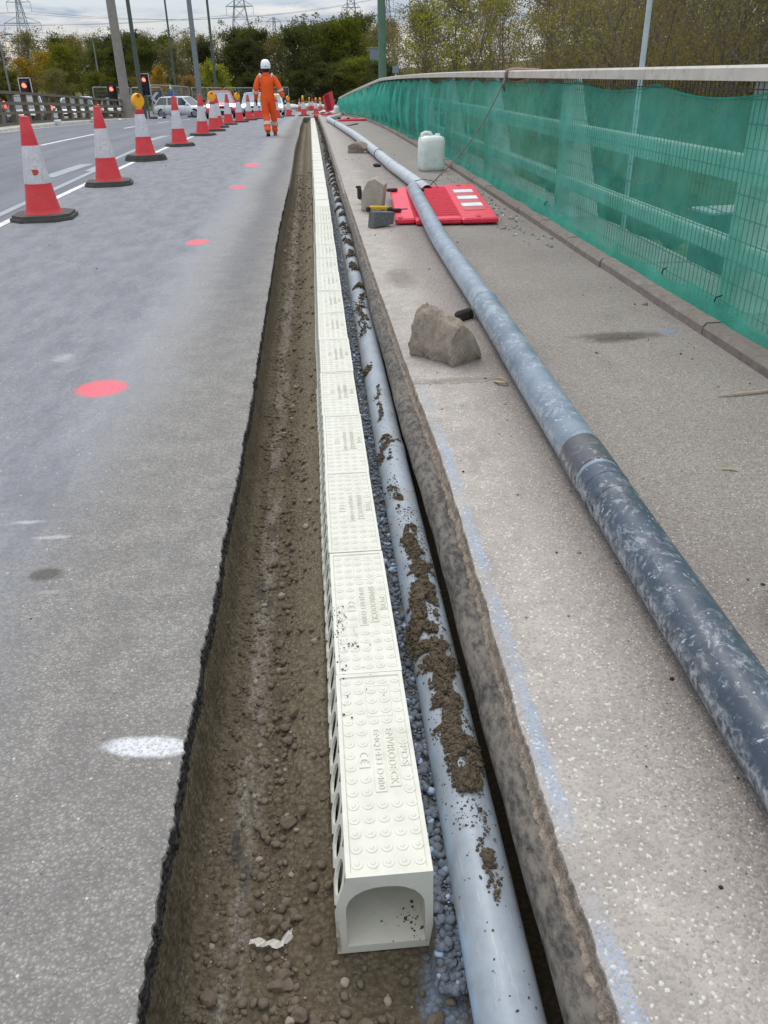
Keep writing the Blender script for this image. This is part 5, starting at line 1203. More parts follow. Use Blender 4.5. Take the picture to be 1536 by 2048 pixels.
for a, rx in ((al, -.30), (ar, .10)):
    b = MB(); pts = [(-.115, .03), (-.10, .10), (-.04, .125), (.06, .10), (.16, .075), (.185, .05), (.19, .03)]; vs = []; K = 12
    for y, zt in pts:
        wd = .046 if y < .02 else .052
        for j in range(K):
            an = 2 * math.pi * j / K; vs.append((wd * math.cos(an) * (1 if -.1 < y < .17 else .6), y, .03 + (zt - .03) * (.5 + .5 * math.sin(an)) if math.sin(an) > 0 else .03 + .028 * math.sin(an) * .6))
    b.add(vs, [(i * K + j, i * K + (j + 1) % K, (i + 1) * K + (j + 1) % K, (i + 1) * K + j) for i in range(len(pts) - 1) for j in range(K)] + [tuple(range(K)), tuple((len(pts) - 1) * K + j for j in range(K - 1, -1, -1))])
    b.tube([(0, -.05, .08), (0, -.055, .19)], [.055, .058], 14); o = b.build('boot', 'boot', t, True, sharp=60); o.location = (a[0], a[1] + .045, max(0, a[2] - .125)); o.rotation_euler = (rx, 0, 0)
    s_ = MB(); s_.box((0, .035, .008), (.10, .30, .020), bev=.006); s_.build('sole', 'boot_sole', o)

# ---------------------------------------------------------------- cars
def car(label, loc, rz, paint, L=4.1, W=1.74, H=1.46, kind='hatch', front_on=True, tail_on=False, plate_rear='plate_yellow', parts=True):
    """local -y is the front"""
    t = thing('parked_car' if not front_on and not tail_on else 'queueing_car', label, 'car', loc, rz, 'cars waiting at the works')
    h = L / 2; bl = H * .60
    st = [(-h, .74, .40, .62), (-h + .10, .90, .26, .66), (-h + .5, .98, .22, .76), (-h + 1.05, 1.0, .22, bl - .03), (-.3, 1.0, .22, bl), (h - 1.0, 1.0, .22, bl + .02), (h - .35, .97, .22, bl + .02), (h - .06, .88, .27, bl - .04), (h, .78, .38, bl - .18)]
    K = 10; b = MB(); vs = []
    for y, wf, zb, zt in st:
        w2 = W / 2 * wf; zm = zb + (zt - zb) * .45
        for x, z in ((-w2 * .86, zb), (-w2 * .97, zb + .08), (-w2, zm), (-w2 * .965, zt - .07), (-w2 * .86, zt), (w2 * .86, zt), (w2 * .965, zt - .07), (w2, zm), (w2 * .97, zb + .08), (w2 * .86, zb)): vs.append((x, y, z))
    b.add(vs, [(i * K + j, i * K + (j + 1) % K, (i + 1) * K + (j + 1) % K, (i + 1) * K + j) for i in range(len(st) - 1) for j in range(K)] + [tuple(range(K)), tuple((len(st) - 1) * K + j for j in range(K - 1, -1, -1))])
    b.build('body', paint, t, True, sharp=50)
    # greenhouse: glass tub, then roof and pillars in the paint
    wb, wt = W / 2 * .86, W / 2 * .66; yf0, yf1 = -h + 1.12, -.28; yb1, yb0 = (h - .62, h - .22) if kind != 'saloon' else (h - 1.3, h - .75)
    zr_ = H - .05; g_ = MB(); q = [(-wb, yf0, bl - .04), (wb, yf0, bl - .04), (wb, yb0, bl), (-wb, yb0, bl), (-wt, yf1, zr_), (wt, yf1, zr_), (wt, yb1, zr_), (-wt, yb1, zr_)]
    g_.add(q, [(0, 1, 5, 4), (1, 2, 6, 5), (2, 3, 7, 6), (3, 0, 4, 7)]); g_.build('windows', 'car_glass_light' if front_on else 'car_glass', t)
    b = MB(); e = .02
    b.add([(-wt - e, yf1 - .04, zr_ - .012), (wt + e, yf1 - .04, zr_ - .012), (wt + e, yb1 + .05, zr_ - .012), (-wt - e, yb1 + .05, zr_ - .012), (-wt * .82, yf1 + .12, H), (wt * .82, yf1 + .12, H), (wt * .82, yb1 - .12, H), (-wt * .82, yb1 - .12, H)], [(4, 5, 6, 7), (0, 1, 5, 4), (1, 2, 6, 5), (2, 3, 7, 6), (3, 0, 4, 7), (3, 2, 1, 0)])
    b.build('roof', paint, t, True, sharp=50)
    b = MB()
    for s in (-1, 1):
        for (ya, za), (yb_, zb_) in (((yf0, bl - .04), (yf1, zr_)), ((yb0, bl), (yb1, zr_)), ((.05, bl), (.05, zr_)), ((h - 1.25, bl), (h - 1.2, zr_))):
            u = lambda z: (wb + (wt - wb) * (z - bl) / (zr_ - bl)) * s * 1.004
            b.tube([(u(za), ya, za - .02), (u(zb_), yb_, zb_)], [.05, .04], 6)
    b.build('pillars', paint, t)
    for x in (-1, 1):
        for y in (-h + .80, h - .78):
            wv = MB(); wv.lathe([(.18, -.1), (.30, -.10), (.315, -.07), (.315, .07), (.30, .10), (.18, .10)], 22); wv.v = [(z, x_, y_) for x_, y_, z in wv.v]
            o = wv.build('wheel', 'tyre', t, True, sharp=40); o.location = (x * (W / 2 - .11), y, .315)
            rm = MB(); rm.lathe([(.20, 0), (.19, .02), (.05, .035), (.02, .035)], 16, (0, 0, .09)); rm.v = [(z * x, x_, y_) for x_, y_, z in rm.v]; rm.build('rim', 'rim', o, True, sharp=40)
    for s in (-1, 1):
        b = MB(); b.box((s * (W / 2 - .26), -h + .10, .66), (.36, .20, .15), bev=.04, rz=s * .25); b.build('headlight', 'light_white' if front_on else 'white_plastic', t)
        b = MB(); b.box((s * (W / 2 - .16), h - .06, .82), (.20, .16, .30), bev=.04); b.build('tail_light', 'tail_red' if tail_on else 'lens_red', t)
        b = MB(); b.box((s * (W / 2 + .07), -h + 1.32, bl + .07), (.17, .10, .12), bev=.03); b.build('mirror', 'black_trim' if paint != 'car_white' else paint, t)
    b = MB(); b.box((0, -h + .035, .56), (W * .48, .10, .15), bev=.03); b.box((0, -h + .03, .335), (W * .78, .14, .16), bev=.04); b.build('grille', 'black_trim', t)
    b = MB(); b.box((0, -h - .012, .455), (.50, .02, .11)); b.build('front_plate', 'plate_white', t)
    b = MB(); b.box((0, h + .012, .62), (.50, .02, .11)); b.build('rear_plate', plate_rear, t); b = MB(); b.box((0, h - .03, .36), (W * .84, .14, .22), bev=.04); b.build('rear_bumper', 'black_trim', t)
    return t
def slope(y): return float((zr(y + 1) - zr(y - 1)) / 2)
c = car('red hatchback with headlights on, facing the viewer beyond the cones', (-5.15, 52.5, Z(52.5)), R(6), 'car_red', 4.0, 1.75, 1.44); c.rotation_euler.x = slope(52.5)
c = car('pale blue car with headlights on, facing the viewer behind the red hatchback', (-3.75, 61, Z(61)), R(2), 'car_blue', 4.1, 1.72, 1.45); c.rotation_euler.x = slope(61)
c = car('white car seen side on behind the mesh fence, left of the red hatchback', (-8.95, 64.5, Z(64.5)), R(68), 'car_white', 4.2, 1.74, 1.36, front_on=False)
c = car('dark grey estate car with red tail lights beyond the left barrier', (-14.0, 46.0, Z(46) - .15), R(12), 'car_grey', 4.6, 1.9, 1.48, front_on=False, tail_on=True); c.rotation_euler.z = R(190) + math.pi
c = car('white car with lit red tail lights beyond the left barrier, past the grey estate', (-13.75, 54, Z(54) - .12), R(0), 'car_white', 4.5, 1.85, 1.42, front_on=False, tail_on=True)
c = car('maroon car with lit tail lights beyond the barrier, cut by the left picture edge', (-14.3, 39.0, Z(39)), R(0), 'car_maroon', 4.3, 1.8, 1.5, front_on=False, tail_on=True)
c = car('silver grey car farthest along the left barrier', (-13.3, 62.5, Z(62.5) - .1), R(0), 'car_grey', 4.4, 1.8, 1.45, front_on=False)
c = car('white car half hidden behind the walking worker', (-2.75, 67.5, Z(67.5)), R(0), 'car_white', 4.0, 1.65, 1.42)

# ---------------------------------------------------------------- left barrier of posts and rails
t = thing('roadside_barrier', 'weathered brown post and rail barrier curving along the far left side of the road', 'barrier')
lx = lambda y: float(np.interp(y, bp[:, 1], bp[:, 0])) - .12
ly = np.arange(20, 60.1, 1.0)
for nm, h, hz, wd in (('top_rail', 1.36, .10, .20), ('middle_rail', .98, .12, .10), ('middle_rail', .62, .11, .10), ('bottom_rail', .22, .26, .12)):
    b = MB()
    for a, c in zip(ly[:-1], ly[1:]):
        hs = np.interp([a, c], [36, 60], [1, .84]); p0, p1 = Vector((lx(a), a, Z(a, h * hs[0]))), Vector((lx(c), c, Z(c, h * hs[1])))
        vs = []
        for p in (p0, p1):
            for dx, dz in ((-wd / 2, -hz), (wd / 2, -hz), (wd / 2, 0), (-wd / 2, 0)): vs.append((p.x + dx, p.y, p.z + dz))
        b.add(vs, [(0, 1, 5, 4), (1, 2, 6, 5), (2, 3, 7, 6), (3, 0, 4, 7), (3, 2, 1, 0), (4, 5, 6, 7)])
    b.build(nm, 'barrier_wood', t)
for y in np.arange(20.5, 60, 1.9):
    b = MB(); hh = 1.28 * float(np.interp(y, [36, 60], [1, .84])); M = Matrix(((1, 0, 0, lx(y) + .01), (0, 1, 0, y), (0, 0, 1, Z(y, .05)), (0, 0, 0, 1)))
    b.prism([(-.17, -.10), (.03, -.10), (.03, .10), (-.17, .10)], 0, hh - .02, M); b.prism([(-.05, -.16), (.052, -.16), (.052, .16), (-.05, .16)], 0, .55, M); b.build('post', 'barrier_wood', t)
# ---------------------------------------------------------------- mesh fence panels
def fence_panel(label, a, c, h=2.0):
    (x0, y0), (x1, y1) = a, c; t = thing('fence_panel', label, 'mesh fence', (x0, y0, Z(y0)), 0, 'temporary mesh fence panels'); L = math.hypot(x1 - x0, y1 - y0); t.rotation_euler = (0, -math.atan2(Z(y1) - Z(y0), L), math.atan2(y1 - y0, x1 - x0))
    b = MB(); b.tube([(0, 0, .05), (0, 0, h - .06), (.06, 0, h), (L - .06, 0, h), (L, 0, h - .06), (L, 0, .05)], .030, 6); b.tube([(0, 0, .14), (L, 0, .14)], .022, 6); b.tube([(L * .5, 0, .14), (L * .5, 0, h)], .020, 6); b.build('frame', 'galv', t)
    b = MB()
    for k in range(1, int(L / .12)): b.tube([(k * .12, 0, .14), (k * .12, 0, h)], .0045, 3, False)
    for k in range(1, 8): b.tube([(0, .004, .14 + k * (h - .14) / 8), (L, .004, .14 + k * (h - .14) / 8)], .0028, 3, False)
    b.build('mesh', 'galv', t)
    for x in (.02, L - .02):
        b = MB(); b.box((x, 0, .06), (.2, .62, .12), bev=.02); b.build('foot_block', 'rubber', t)
for lb, a, c in (('leaning mesh fence panel farthest left, above the left barrier', (-14.6, 62.5), (-12.8, 66)), ('mesh fence panel between the two red traffic lights', (-12.7, 66), (-10.7, 66.5)), ('mesh fence panel in front of the chevron sign, at the end of the barrier', (-10.4, 60.5), (-9.4, 63.4)), ('mesh fence panel in front of the white side on car', (-9.4, 63.5), (-8.9, 68)),
                 ('mesh fence panel behind the red hatchback', (-8.9, 69.5), (-7.1, 74.5)), ('mesh fence panel above the pale blue car', (-7.0, 75), (-4.9, 79)), ('mesh fence panel behind the walking worker', (-4.8, 79.5), (-1.9, 82))): fence_panel(lb, a, c)
# ---------------------------------------------------------------- traffic lights and signs
def traffic_light(label, x, y, h, border=False):
    t = thing('traffic_light', label, 'traffic light', (x, y, Z(y)), 0, 'red traffic lights'); b = MB(); b.tube([(0, 0.12, 0), (0, 0.12, h - .9)], .06, 10); b.build('pole', 'pole_green', t)
    b = MB(); b.box((0, .06, h - .45), (.34, .16, 1.02), bev=.03); b.box((0, .15, h - .45), (.60, .02, 1.3)); b.build('housing', 'black_trim', t)
    if border:
        b = MB()
        for c_, d in (((-.31, .14, h - .45), (.04, .03, 1.34)), ((.31, .14, h - .45), (.04, .03, 1.34)), ((0, .14, h + .21), (.66, .03, .04)), ((0, .14, h - 1.11), (.66, .03, .04))): b.box(c_, d)
        b.build('backing_border', 'sign_white', t)
    for k, m_ in enumerate(('light_red', 'black_trim', 'black_trim')):
        b = MB(); b.lathe([(.125, 0), (.125, .015), (.09, .045), (.02, .055)], 16); b.v = [(x_, -.022 - z, y_ + h - .13 - .32 * k) for x_, y_, z in b.v]; b.build('lens', m_, t, True)
        v = MB(); v.tube([(.135 * math.cos(a), -.11, h - .13 - .32 * k + .135 * math.sin(a)) for a in np.linspace(R(-10), R(190), 9)], .035, 5, sy=.3); v.build('visor', 'black_trim', t)
traffic_light('red traffic light with a white edged backing board above the grey estate car', -15.2, 50, 1.98, True)
traffic_light('red traffic light just left of the thick grey mast', -12.8, 60, 1.95)
traffic_light('tallest red traffic light, just right of the first green lamp column', -11.0, 62, 2.50, True)
t = thing('chevron_sign', 'dark road sign with a white chevron pointing left, behind the mesh fence', 'road sign', (-11.15, 66.5, Z(66.5))); b = MB(); b.box((0, 0, 1.30), (1.0, .05, .95)); b.build('panel', 'sign_dark', t)
b = MB(); M = Matrix(((1, 0, 0, 0), (0, 0, -1, -.03), (0, 1, 0, 1.3), (0, 0, 0, 1))); b.prism([(-.36, 0), (.05, .38), (.30, .38), (-.11, 0), (.30, -.38), (.05, -.38)], 0, .012, M); b.build('chevron', 'sign_white', t)
b = MB(); b.tube([(-.3, .05, 0), (-.3, .05, 1.7)], .035, 8); b.tube([(.3, .05, 0), (.3, .05, 1.7)], .035, 8); b.build('support', 'galv', t)
t = thing('direction_sign', 'back of a large grey road sign half hidden behind the big green lamp column', 'road sign', (7.2, 95, Z(95))); b = MB(); b.box((0, 0, 4.75), (1.5, .06, 1.15)); b.build('panel', 'sign_back', t); b = MB(); b.box((0, -.02, 5.37), (1.62, .14, .10)); b.tube([(-.5, .05, 0), (-.5, .05, 5.3)], .06, 8); b.tube([(.5, .05, 0), (.5, .05, 5.3)], .06, 8); b.build('support', 'galv', t)
t = thing('marker_post', 'small grey marker sign on a short white post among the bushes', 'sign', (5.75, 60, float(ground_z(5.75, 60)))); g0 = float(ground_z(5.75, 60)); b = MB(); b.tube([(0, 0, 0), (0, 0, 1.35 - g0)], .045, 8); b.build('post', 'white_plastic', t); b = MB(); b.box((0, .02, 1.62 - g0), (.42, .04, .42)); b.build('panel', 'sign_back', t)
t = thing('blue_sign', 'small blue and white works sign behind the mesh fence beside the white car', 'road sign', (-9.9, 66.0, Z(66))); b = MB(); b.box((0, 0, 1.35), (.55, .04, .75)); b.build('panel', 'sign_blue', t); b = MB(); b.box((.06, -.03, 1.22), (.34, .02, .36)); b.box((-.02, -.03, 2.0), (.16, .02, .28)); b.build('white_patch', 'sign_white', t); b = MB(); b.tube([(0, .03, 0), (0, .03, 2.1)], .03, 8); b.build('support', 'galv', t)
# sand bags and scraps of board at the far verge
for k, (x, y, s) in enumerate([(-2.9, 92, .5), (-2.0, 92, .7), (-1.5, 91.5, .6), (-.55, 91, .7), (0.1, 91, .8), (.75, 90.5, .7), (1.1, 60.5, .45), (1.35, 59, .4), (1.6, 58.6, .35), (.55, 90.8, .5)]):
    b = MB(); stone_mesh(b, s, k + 30, .12, (1.25, .8, .42), 0, 2); o = b.build('sandbag', 'sand_bag', None, True); o.location = (x, y, Z(y) + s * .28)
    tag(o, 'pale sandbag slumped at the foot of the grass bank among the far cones' if k not in (6, 7, 8) else 'pale sandbag beside the upright red barrier and the distant jerrycan', 'sandbag', 'sandbags on the bank' if k not in (6, 7, 8) else 'sandbags by the upright barrier')
for k, (x, y) in enumerate([(-11.0, 34.5), (-11.5, 40.5), (-11.6, 47.5), (-10.9, 57.5), (-10.0, 58.5), (-11.2, 52)]):
    b = MB(); b.box((0, 0, .06), (.25 + .08 * (k % 3), .16, .12), bev=.03); o = b.build('litter_scrap', 'white_plastic'); o.location = (x + .3, y, Z(y, .12 if k < 3 else 0)); o.rotation_euler = (0, 0, k); tag(o, 'scrap of white litter lying along the foot of the left barrier', 'litter', 'litter along the left barrier')
b = MB(); b.tube([(.19, 47.3, Z(47.3, .02)), (.26, 47.35, Z(47.3, .10)), (.33, 47.3, Z(47.3, .06)), (.30, 47.1, Z(47, .0))], [.07, .10, .09, .06], 10); tag(b.build('red_strap', 'red_strap', None, True), 'bundled red strap at the far end of the channel', 'strap')
# ---------------------------------------------------------------- lamp columns, masts, pylons and lines
def column(name, label, x, y, h, r0, r1, m, cat='lamp column', z0=None, extra=None, group=None):
    z0 = Z(y) if z0 is None else z0; t = thing(name, label, cat, (x, y, z0), 0, group); b = MB(); b.tube([(0, 0, -.2), (0, 0, 1.4)], r0 * 1.25, 16); b.build('base_compartment', m, t, True, sharp=40)
    b = MB(); b.tube([(0, 0, 1.4), (0, 0, h)], [r0, r1], 16); b.build('shaft', m, t, True, sharp=40)
    if extra: extra(t, h)
    return t
def arm(L, m='pole_steel', sd=1):
    def f(t, h):
        b = MB(); b.tube([(0, 0, h - .1), (sd * .12 * L, 0, h + .25), (sd * L, 0, h + .35)], .06, 8); b.build('arm', m, t, True)
        b = MB(); b.box((sd * (L + .25), 0, h + .36), (.75, .28, .14), bev=.04); b.build('lantern', 'sign_back', t)
    return f
column('lamp_column', 'thick weathered grey mast behind the left barrier', -11.6, 58, 16, .30, .22, 'pole_grey', 'mast')
column('lamp_column', 'green lamp column at the right of the thick grey mast', -11.32, 62, 12, .16, .09, 'pole_slim', extra=arm(1.6))
column('lamp_column', 'very slim dark column left of the silver grey column', -10.85, 75, 12, .09, .06, 'pole_slim', extra=arm(1.4))
column('lamp_column', 'silver grey column standing above the mesh fence by the red hatchback', -8.4, 70, 14, .21, .13, 'pole_steel', extra=arm(1.6))
column('lamp_column', 'slim green column rising in front of the round yellow green tree', -7.9, 78, 12, .12, .08, 'pole_slim', extra=arm(1.4))
column('lamp_column', 'big pale green lamp column rising behind the green netting', 2.76, 34, 12, .155, .12, 'pole_green', extra=arm(1.8), z0=Z(34) - 1.2)
column('lamp_column', 'slender pale column just behind the parapet at the right, seen through the netting', 3.36, 9, 8, .030, .020, 'pole_white', z0=-1.6)
column('street_lamp', 'distant street lamp with a lantern reaching right, against the sky at the left', -24.7, 110, 7.0, .11, .08, 'pole_steel', 'street lamp', extra=arm(1.0))
column('street_lamp', 'distant street lamp cut off by the left edge of the picture', -32.0, 100, 7.0, .11, .08, 'pole_steel', 'street lamp', extra=arm(.8))
def pylon(label, x, y, H, wb, arms, r_=.22):
    t = thing('electricity_pylon', label, 'pylon', (x, y, -2), 0, 'electricity pylons'); b = MB()
    prof = lambda z: wb * max(0, 1 - z / H) ** 1.15 * .5 + .55
    zs = [0]
    while zs[-1] < H * .97: zs.append(zs[-1] + max(2.2, prof(zs[-1]) * 1.5))
    zs[-1] = H
    for sx in (-1, 1):
        for sy in (-1, 1): b.tube([(sx * prof(z), sy * prof(z), z) for z in zs], r_, 4, False)
    for z0, z1 in zip(zs[:-1], zs[1:]):
        a, c = prof(z0), prof(z1)
        for p, q in (((-a, -a, z0), (c, -c, z1)), ((a, -a, z0), (-c, -c, z1)), ((-a, a, z0), (c, c, z1)), ((a, a, z0), (-c, c, z1)), ((-a, -a, z0), (-c, c, z1)), ((a, -a, z0), (c, c, z1)), ((-c, -c, z1), (c, -c, z1))): b.tube([p, q], r_ * .6, 3, False)
    b.build('tower', 'pylon_steel', t)
    for z, L in arms:
        b = MB(); q = prof(z); b.tube([(-q, -q, z), (q, -q, z)], r_ * .6, 3, False); b.tube([(-q, q, z), (q, q, z)], r_ * .6, 3, False); b.tube([(-q, -q, z), (q, q, z)], r_ * .6, 3, False)
        for s in (-1, 1):
            b.tube([(s * q, -q, z), (s * L, 0, z)], r_ * .75, 3, False); b.tube([(s * q, q, z), (s * L, 0, z)], r_ * .75, 3, False); b.tube([(s * prof(z + 2.2), 0, z + 2.2), (s * L, 0, z)], r_ * .75, 3, False); b.tube([(s * L, 0, z), (s * L, 0, z - 3.2)], r_ * .6, 3, False)
        b.build('cross_arm', 'pylon_steel', t)
    return t
pylon('pylon nearest the left edge of the picture, with three arms above the trees', -102.6, 350, 30, 8, [(28.3, 4.2), (21.8, 6.5), (16.2, 7.5)], .13)
pylon('tall pylon left of centre, the broadest of them, above the worker', -27.3, 400, 42, 13, [(29.2, 5.6), (37, 5)], .17)
pylon('smallest and most distant pylon, right of the broad one', -20, 600, 36, 6, [(33.6, 4.4), (27, 5)], .20)
pylon('pylon above the far end of the netting, left of the big green column', 22.0, 450, 46, 10, [(31.2, 4.4), (40, 4)], .17)
pylon('pylon immediately right of the big green column', 44.0, 500, 40, 8, [(32.5, 4.0), (27, 4.6), (37.5, 3)], .17)
def wire(pts, sag, r_=.05):
    b = MB(); P_ = []
    for (a, c) in zip(pts[:-1], pts[1:]):
        for k in range(17): u = k / 16; q = Vector(a).lerp(Vector(c), u); q.z -= sag * 4 * u * (1 - u); P_.append(q)
    b.tube(P_, r_, 3, False); tag(b.build('power_line', 'cable'), 'thin grey power line sagging across the sky between pylons', 'power line', 'power lines')
for dz, dx in ((26.3, -4.2), (26.3, 4.2), (19.8, -6.5), (19.8, 6.5), (14.2, 7.5)):
    wire([(-300, 300, dz + 4), (-102.6 + dx, 350, dz - 3)], 5); wire([(-102.6 + dx, 350, dz - 3), (60, 460, dz + 12), (300, 560, dz + 14)], 7)
for z, dx in ((24, -5.6), (24, 5.6)): wire([(-260, 330, z + 8), (-27.3 + dx, 400, z)], 7, .055); wire([(-27.3 + dx, 400, z), (22 + dx * .8, 450, z + 2)], 2.5, .055)
wire([(-20, 600, 29), (22, 450, 27)], 2.5, .06); wire([(22, 450, 27), (44, 500, 28), (300, 520, 36)], 3, .06)

# ---------------------------------------------------------------- trees
def tree_meshes(seed, H, Rr, clear, nl, nleaf, leaf, leafm, sparse=.6, trunk=.12, up=.55, cl=.5, oval=1.0, multi=1, twigs=4):
    """trunk mesh with limbs and a crown of leaf-sized faces; returns two mesh datablocks"""
    q = np.random.default_rng(seed); b = MB(); tips = []
    for s in range(multi):
        lean_ = np.array([q.normal() * .10, q.normal() * .10]) * (2.2 if multi > 1 else 1); base = np.array([q.normal() * .12, q.normal() * .12]) * (multi > 1)
        tp_ = [np.array([base[0] + lean_[0] * z + .05 * H * .1 * q.normal() * (z > 0), base[1] + lean_[1] * z + .05 * H * .1 * q.normal() * (z > 0), z - .15]) for z in np.linspace(0, H * .92, 7)]
        tr = trunk * (1 if multi == 1 else .6); b.tube(tp_, [tr * (1 - .88 * k / 6) for k in range(7)], 7)
        ta = np.array(tp_)
        for i in range(nl // multi):
            u = clear + (1 - clear) * (i + q.random()) / (nl // multi); u = min(u, .98); p0 = np.array([np.interp(u * 6, range(7), ta[:, k]) for k in range(3)]); an = i * 2.4 + q.random() * .8
            v = (u - clear) / (1 - clear); ln = Rr * oval * math.sin(math.pi * min(.93, .22 + .72 * v)) ** .8 * q.uniform(.7, 1.15); d = np.array([math.cos(an), math.sin(an), up + .6 * v + .2 * q.normal()])
            L = [p0]; dd = d.copy()
            for k in range(4): dd = dd + q.normal(size=3) * .22 + np.array([0, 0, .10]); dd /= np.linalg.norm(dd); L.append(L[-1] + dd * ln / 4)
            r0 = tr * (1 - .85 * u) * .55 + .008; b.tube(L, [r0 * (1 - .2 * k) for k in range(5)], 5, False); tips.append((L[4], 1)); tips.append((L[3], .8))
            for k in range(twigs):
                j = 1 + k % 4; dv = q.normal(size=3) + d * .7 + np.array([0, 0, .5]); dv /= np.linalg.norm(dv); e0 = L[j]; e1 = e0 + dv * ln * .28; e2 = e1 + (dv + q.normal(size=3) * .35) * ln * .22
                b.tube([e0, e1, e2], [r0 * .42, r0 * .28, r0 * .12], 3, False); tips.append((e1, .7)); tips.append((e2, .8))
                for _ in range(2 if twigs > 3 else 0): e3 = e2 + (dv + q.normal(size=3) * .7) * ln * .18; b.tube([e2, e3], [r0 * .16, r0 * .07], 3, False); tips.append((e3, .7))
    me = bpy.data.meshes.new('trunk'); me.from_pydata(b.v, [], b.f); me.materials.append(MATS['bark']); me.update()
    tips = [(p, w_) for p, w_ in tips if q.random() > (1 - sparse) * .6]; C = np.array([p for p, _ in tips]); Wt = np.array([w_ for _, w_ in tips]); dens = q.random(len(tips)) ** 1.5 + .08; dens /= dens.sum()
    ii = q.choice(len(tips), nleaf, p=dens); ce = C[ii] + q.normal(size=(nleaf, 3)) * (cl * Wt[ii])[:, None] * np.array([1, 1, .75]); ce[:, 2] = np.maximum(ce[:, 2], .1)
    s = leaf * q.uniform(.5, 1.4, nleaf); rm = rotm(q, nleaf); qd = np.array([(-.5, -.9, 0), (.45, -.35, .15), (.5, .9, 0), (-.45, .35, -.12)]); V = np.einsum('nij,kj->nki', rm, qd) * s[:, None, None] * .62 + ce[:, None]
    F = np.arange(nleaf * 4).reshape(-1, 4); o = mesh_np('crown', V, F, leafm); cm = o.data; bpy.data.objects.remove(o); return me, cm
TP = {}
def kind(k, **a): TP[k] = [tree_meshes(seed=100 + 13 * len(TP) + 7 * j, **a) for j in range(2)]
kind('dark', H=8, Rr=2.6, clear=.10, nl=30, nleaf=13000, leaf=.16, leafm='leaf_dark', cl=.42, trunk=.16)
kind('green', H=8, Rr=2.7, clear=.06, nl=32, nleaf=13000, leaf=.16, leafm='leaf_green', cl=.45, trunk=.15)
kind('olive', H=8, Rr=2.7, clear=.12, nl=26, nleaf=7000, leaf=.14, leafm='leaf_olive', cl=.42, trunk=.15, sparse=.7)
kind('yellow', H=6, Rr=2.0, clear=.08, nl=26, nleaf=6000, leaf=.18, leafm='leaf_yellow', cl=.36, trunk=.12)
kind('lime', H=5, Rr=2.2, clear=.04, nl=26, nleaf=7000, leaf=.17, leafm='leaf_lime', cl=.36, trunk=.10)
kind('bare', H=9, Rr=2.3, clear=.25, nl=22, nleaf=700, leaf=.14, leafm='leaf_brown', cl=.3, trunk=.13, sparse=.5, up=.9, twigs=5)
kind('thin', H=8, Rr=2.7, clear=.10, nl=26, nleaf=4200, leaf=.085, leafm='leaf_olive', cl=.30, trunk=.11, up=.8, multi=3, twigs=6)
kind('thinb', H=8, Rr=2.7, clear=.08, nl=27, nleaf=3400, leaf=.085, leafm='leaf_brown', cl=.32, trunk=.10, up=.9, multi=3, twigs=6)
kind('thinl', H=8, Rr=2.7, clear=.10, nl=26, nleaf=3800, leaf=.11, leafm='leaf_lime', cl=.30, trunk=.11, up=.7, multi=2, twigs=6)
kind('bush', H=2.6, Rr=1.5, clear=.02, nl=24, nleaf=3200, leaf=.085, leafm='leaf_olive', cl=.24, trunk=.05, multi=3)
kind('bushb', H=2.6, Rr=1.5, clear=.02, nl=24, nleaf=2600, leaf=.085, leafm='leaf_brown', cl=.24, trunk=.05, multi=3)
NT = 0
def tree(k, x, y, s, label, group=None, name='tree', cat='tree', z=None, sxy=1.0):
    global NT; NT += 1; me, cm = TP[k][NT % 2]; z = float(ground_z(x, y)) if z is None else z
    t = thing(name, label, cat, (x, y, z), NT * 2.1, group); t.scale = (s * sxy, s * sxy, s)
    for nm, d in (('trunk', me), ('crown', cm)): o = bpy.data.objects.new(nm, d); COL.objects.link(o); o.parent = t
q = np.random.default_rng(5)
LB = {'dark': 'dark green dense tree in the belt of woodland behind the road', 'green': 'mid green leafy tree in the belt of woodland behind the road', 'olive': 'thin olive brown tree in the belt of woodland behind the road', 'bare': 'almost bare tree poking its twigs above the woodland', 'yellow': 'tree with orange yellow autumn leaves in the woodland at the left'}
def T(k, x, y, s, lb=None, **a): tree(k, x, y, s, lb or LB[k], None if lb else 'woodland trees, ' + k, **a)
# left belt, back row then front row
for i, x in enumerate(np.arange(-62, -5, 4.0)): T(('olive', 'dark', 'green', 'olive', 'dark', 'bare')[i % 6], x + q.normal() * .8, 132 + q.normal() * 3, q.uniform(.9, 1.12))
for i, x in enumerate(np.arange(-58, -8, 3.6)): T(('green', 'olive', 'dark', 'dark', 'green', 'olive', 'bare')[i % 7], x + q.normal() * .8, 121 + q.normal() * 3, q.uniform(.78, .98))
for x, y, s in ((-41, 116, .72), (-32.5, 117, .88), (-35.5, 118, .80), (-26.5, 118, .45)): T('yellow', x, y, s * 1.12)
tree('yellow', -15.7, 95.5, .68, 'narrow golden yellow tree just right of the tallest red traffic light', sxy=.7)
tree('yellow', -12.6, 96, .52, 'small yellow bush left of the silver grey column')
tree('lime', -9.5, 95, .80, 'round yellow green tree behind the mesh fence and the red hatchback', sxy=1.05)
for i, (x, y, s, k) in enumerate([(-20, 112, .85, 'dark'), (-16, 112, .80, 'olive'), (-12.3, 110, .80, 'dark'), (-9, 108, .74, 'dark'), (-6, 107, .80, 'dark'), (-3.2, 108, .86, 'olive'), (-1.2, 106, .95, 'green'), (1.2, 107, .98, 'dark'), (3.2, 104, .98, 'green'), (5.4, 103, 1.02, 'green'), (-26, 113, .75, 'green'), (-30, 112, .80, 'green')]): T(k, x, y, s)
for x, y, s in ((-1, 126, 1.05), (3, 128, 1.1), (7, 127, 1.15), (11, 124, 1.1), (-5, 127, .98), (9, 118, 1.0)): T('dark' if x < 8 else 'olive', x, y, s)
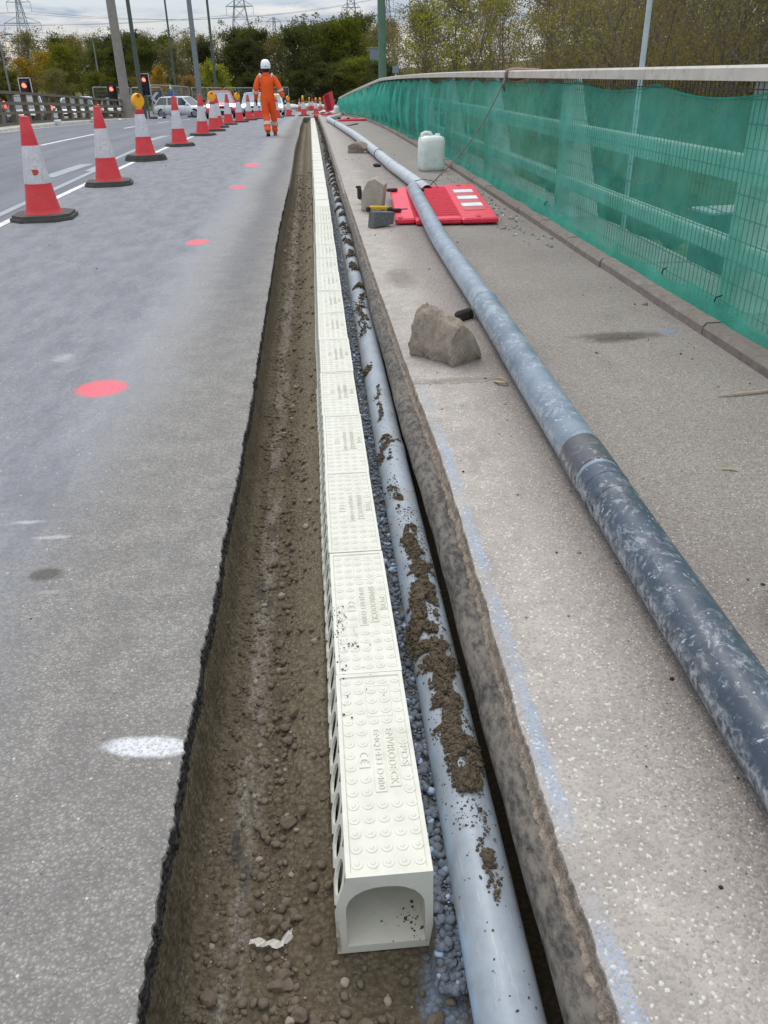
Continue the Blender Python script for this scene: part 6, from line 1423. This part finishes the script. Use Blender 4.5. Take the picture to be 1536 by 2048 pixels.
for x, y, s, k in ((1.0, 98.5, .5, 'dark'), (-1.5, 99, .42, 'dark'), (3.8, 97.5, .5, 'green'), (6.2, 96, .55, 'green'), (8.2, 92, .5, 'dark'), (-4.5, 101, .38, 'olive'), (-7, 101, .4, 'dark'), (-18, 101, .4, 'olive'), (-23, 102, .45, 'green'), (-28, 103, .5, 'olive'), (-34, 104, .5, 'green'), (-40, 105, .55, 'dark')): tree(k, x, y, s, 'low dense bush along the foot of the woodland behind the works', 'low bushes before the woodland', 'bush', 'bush', sxy=1.5)
for x, y in ((-31.5, 136), (-22, 128), (-27, 134), (-14, 125), (-12, 128), (1.5, 130), (8.3, 112), (-38, 130)): T('bare', x, y, .95)
tree('yellow', 7.4, 100, .62, 'small yellow leaved tree just left of the big green column')
# right bank: loose autumn scrub trees rising behind the parapet
tree('thinl', 9.3, 58, .98, 'loose branching tree with pale yellow green leaves, first on the right bank')
tree('lime', 6.9, 62, .40, 'small bright yellow green bush by the marker post right of the green column')
RB = {'thin': 'thin olive leaved scrub tree on the right bank behind the parapet', 'thinb': 'thin brown leaved scrub tree on the right bank behind the parapet', 'thinl': 'pale yellow green leaved scrub tree on the right bank behind the parapet'}
def TR(k, x, y, s): tree(k, x, y, s, RB[k], 'scrub trees on the right bank, ' + {'thin': 'olive', 'thinb': 'brown', 'thinl': 'yellow green'}[k])
for i in range(34):
    y = 20 + 46 * ((i * .618) % 1); px_ = q.uniform(.30, 1.25); x = 2.4 + px_ * y * .52 + 1.0
    if x < 8: x = 8 + q.random() * 2
    TR(('thin', 'thinb', 'thin', 'thinb', 'thinl')[i % 5], x, y, q.uniform(.62, .95))
for i in range(26):
    x = q.uniform(12, 46); y = q.uniform(48, 80); TR(('thinb', 'thin')[i % 2], x, y, q.uniform(.9, 1.2))
for i in range(44):
    y = 26 + 38 * ((i * .618 + .3) % 1); x = q.uniform(.28, .85) * y * .75 + 3.5
    if x < 7.5: x = 7.5 + q.random() * 2
    k = ('bush', 'bushb')[i % 2]; tree(k, x, y, q.uniform(.7, 1.25), ('olive' if k == 'bush' else 'brown') + ' low bush on the slope of the right bank', 'low ' + ('olive' if k == 'bush' else 'brown') + ' bushes on the right bank', 'bush', 'bush')
for x, y, s in ((10, 78, 1.0), (14, 84, 1.1), (18, 90, 1.15), (12, 92, 1.0), (22, 82, 1.1)): T('olive', x, y, s)
tree('thinl', 13.9, 25.5, .72, 'leafier green tree at the upper right corner of the picture', sxy=1.1)
tree('thinl', 17.0, 32, .9, 'second green tree behind the one in the upper right corner', sxy=1.1)
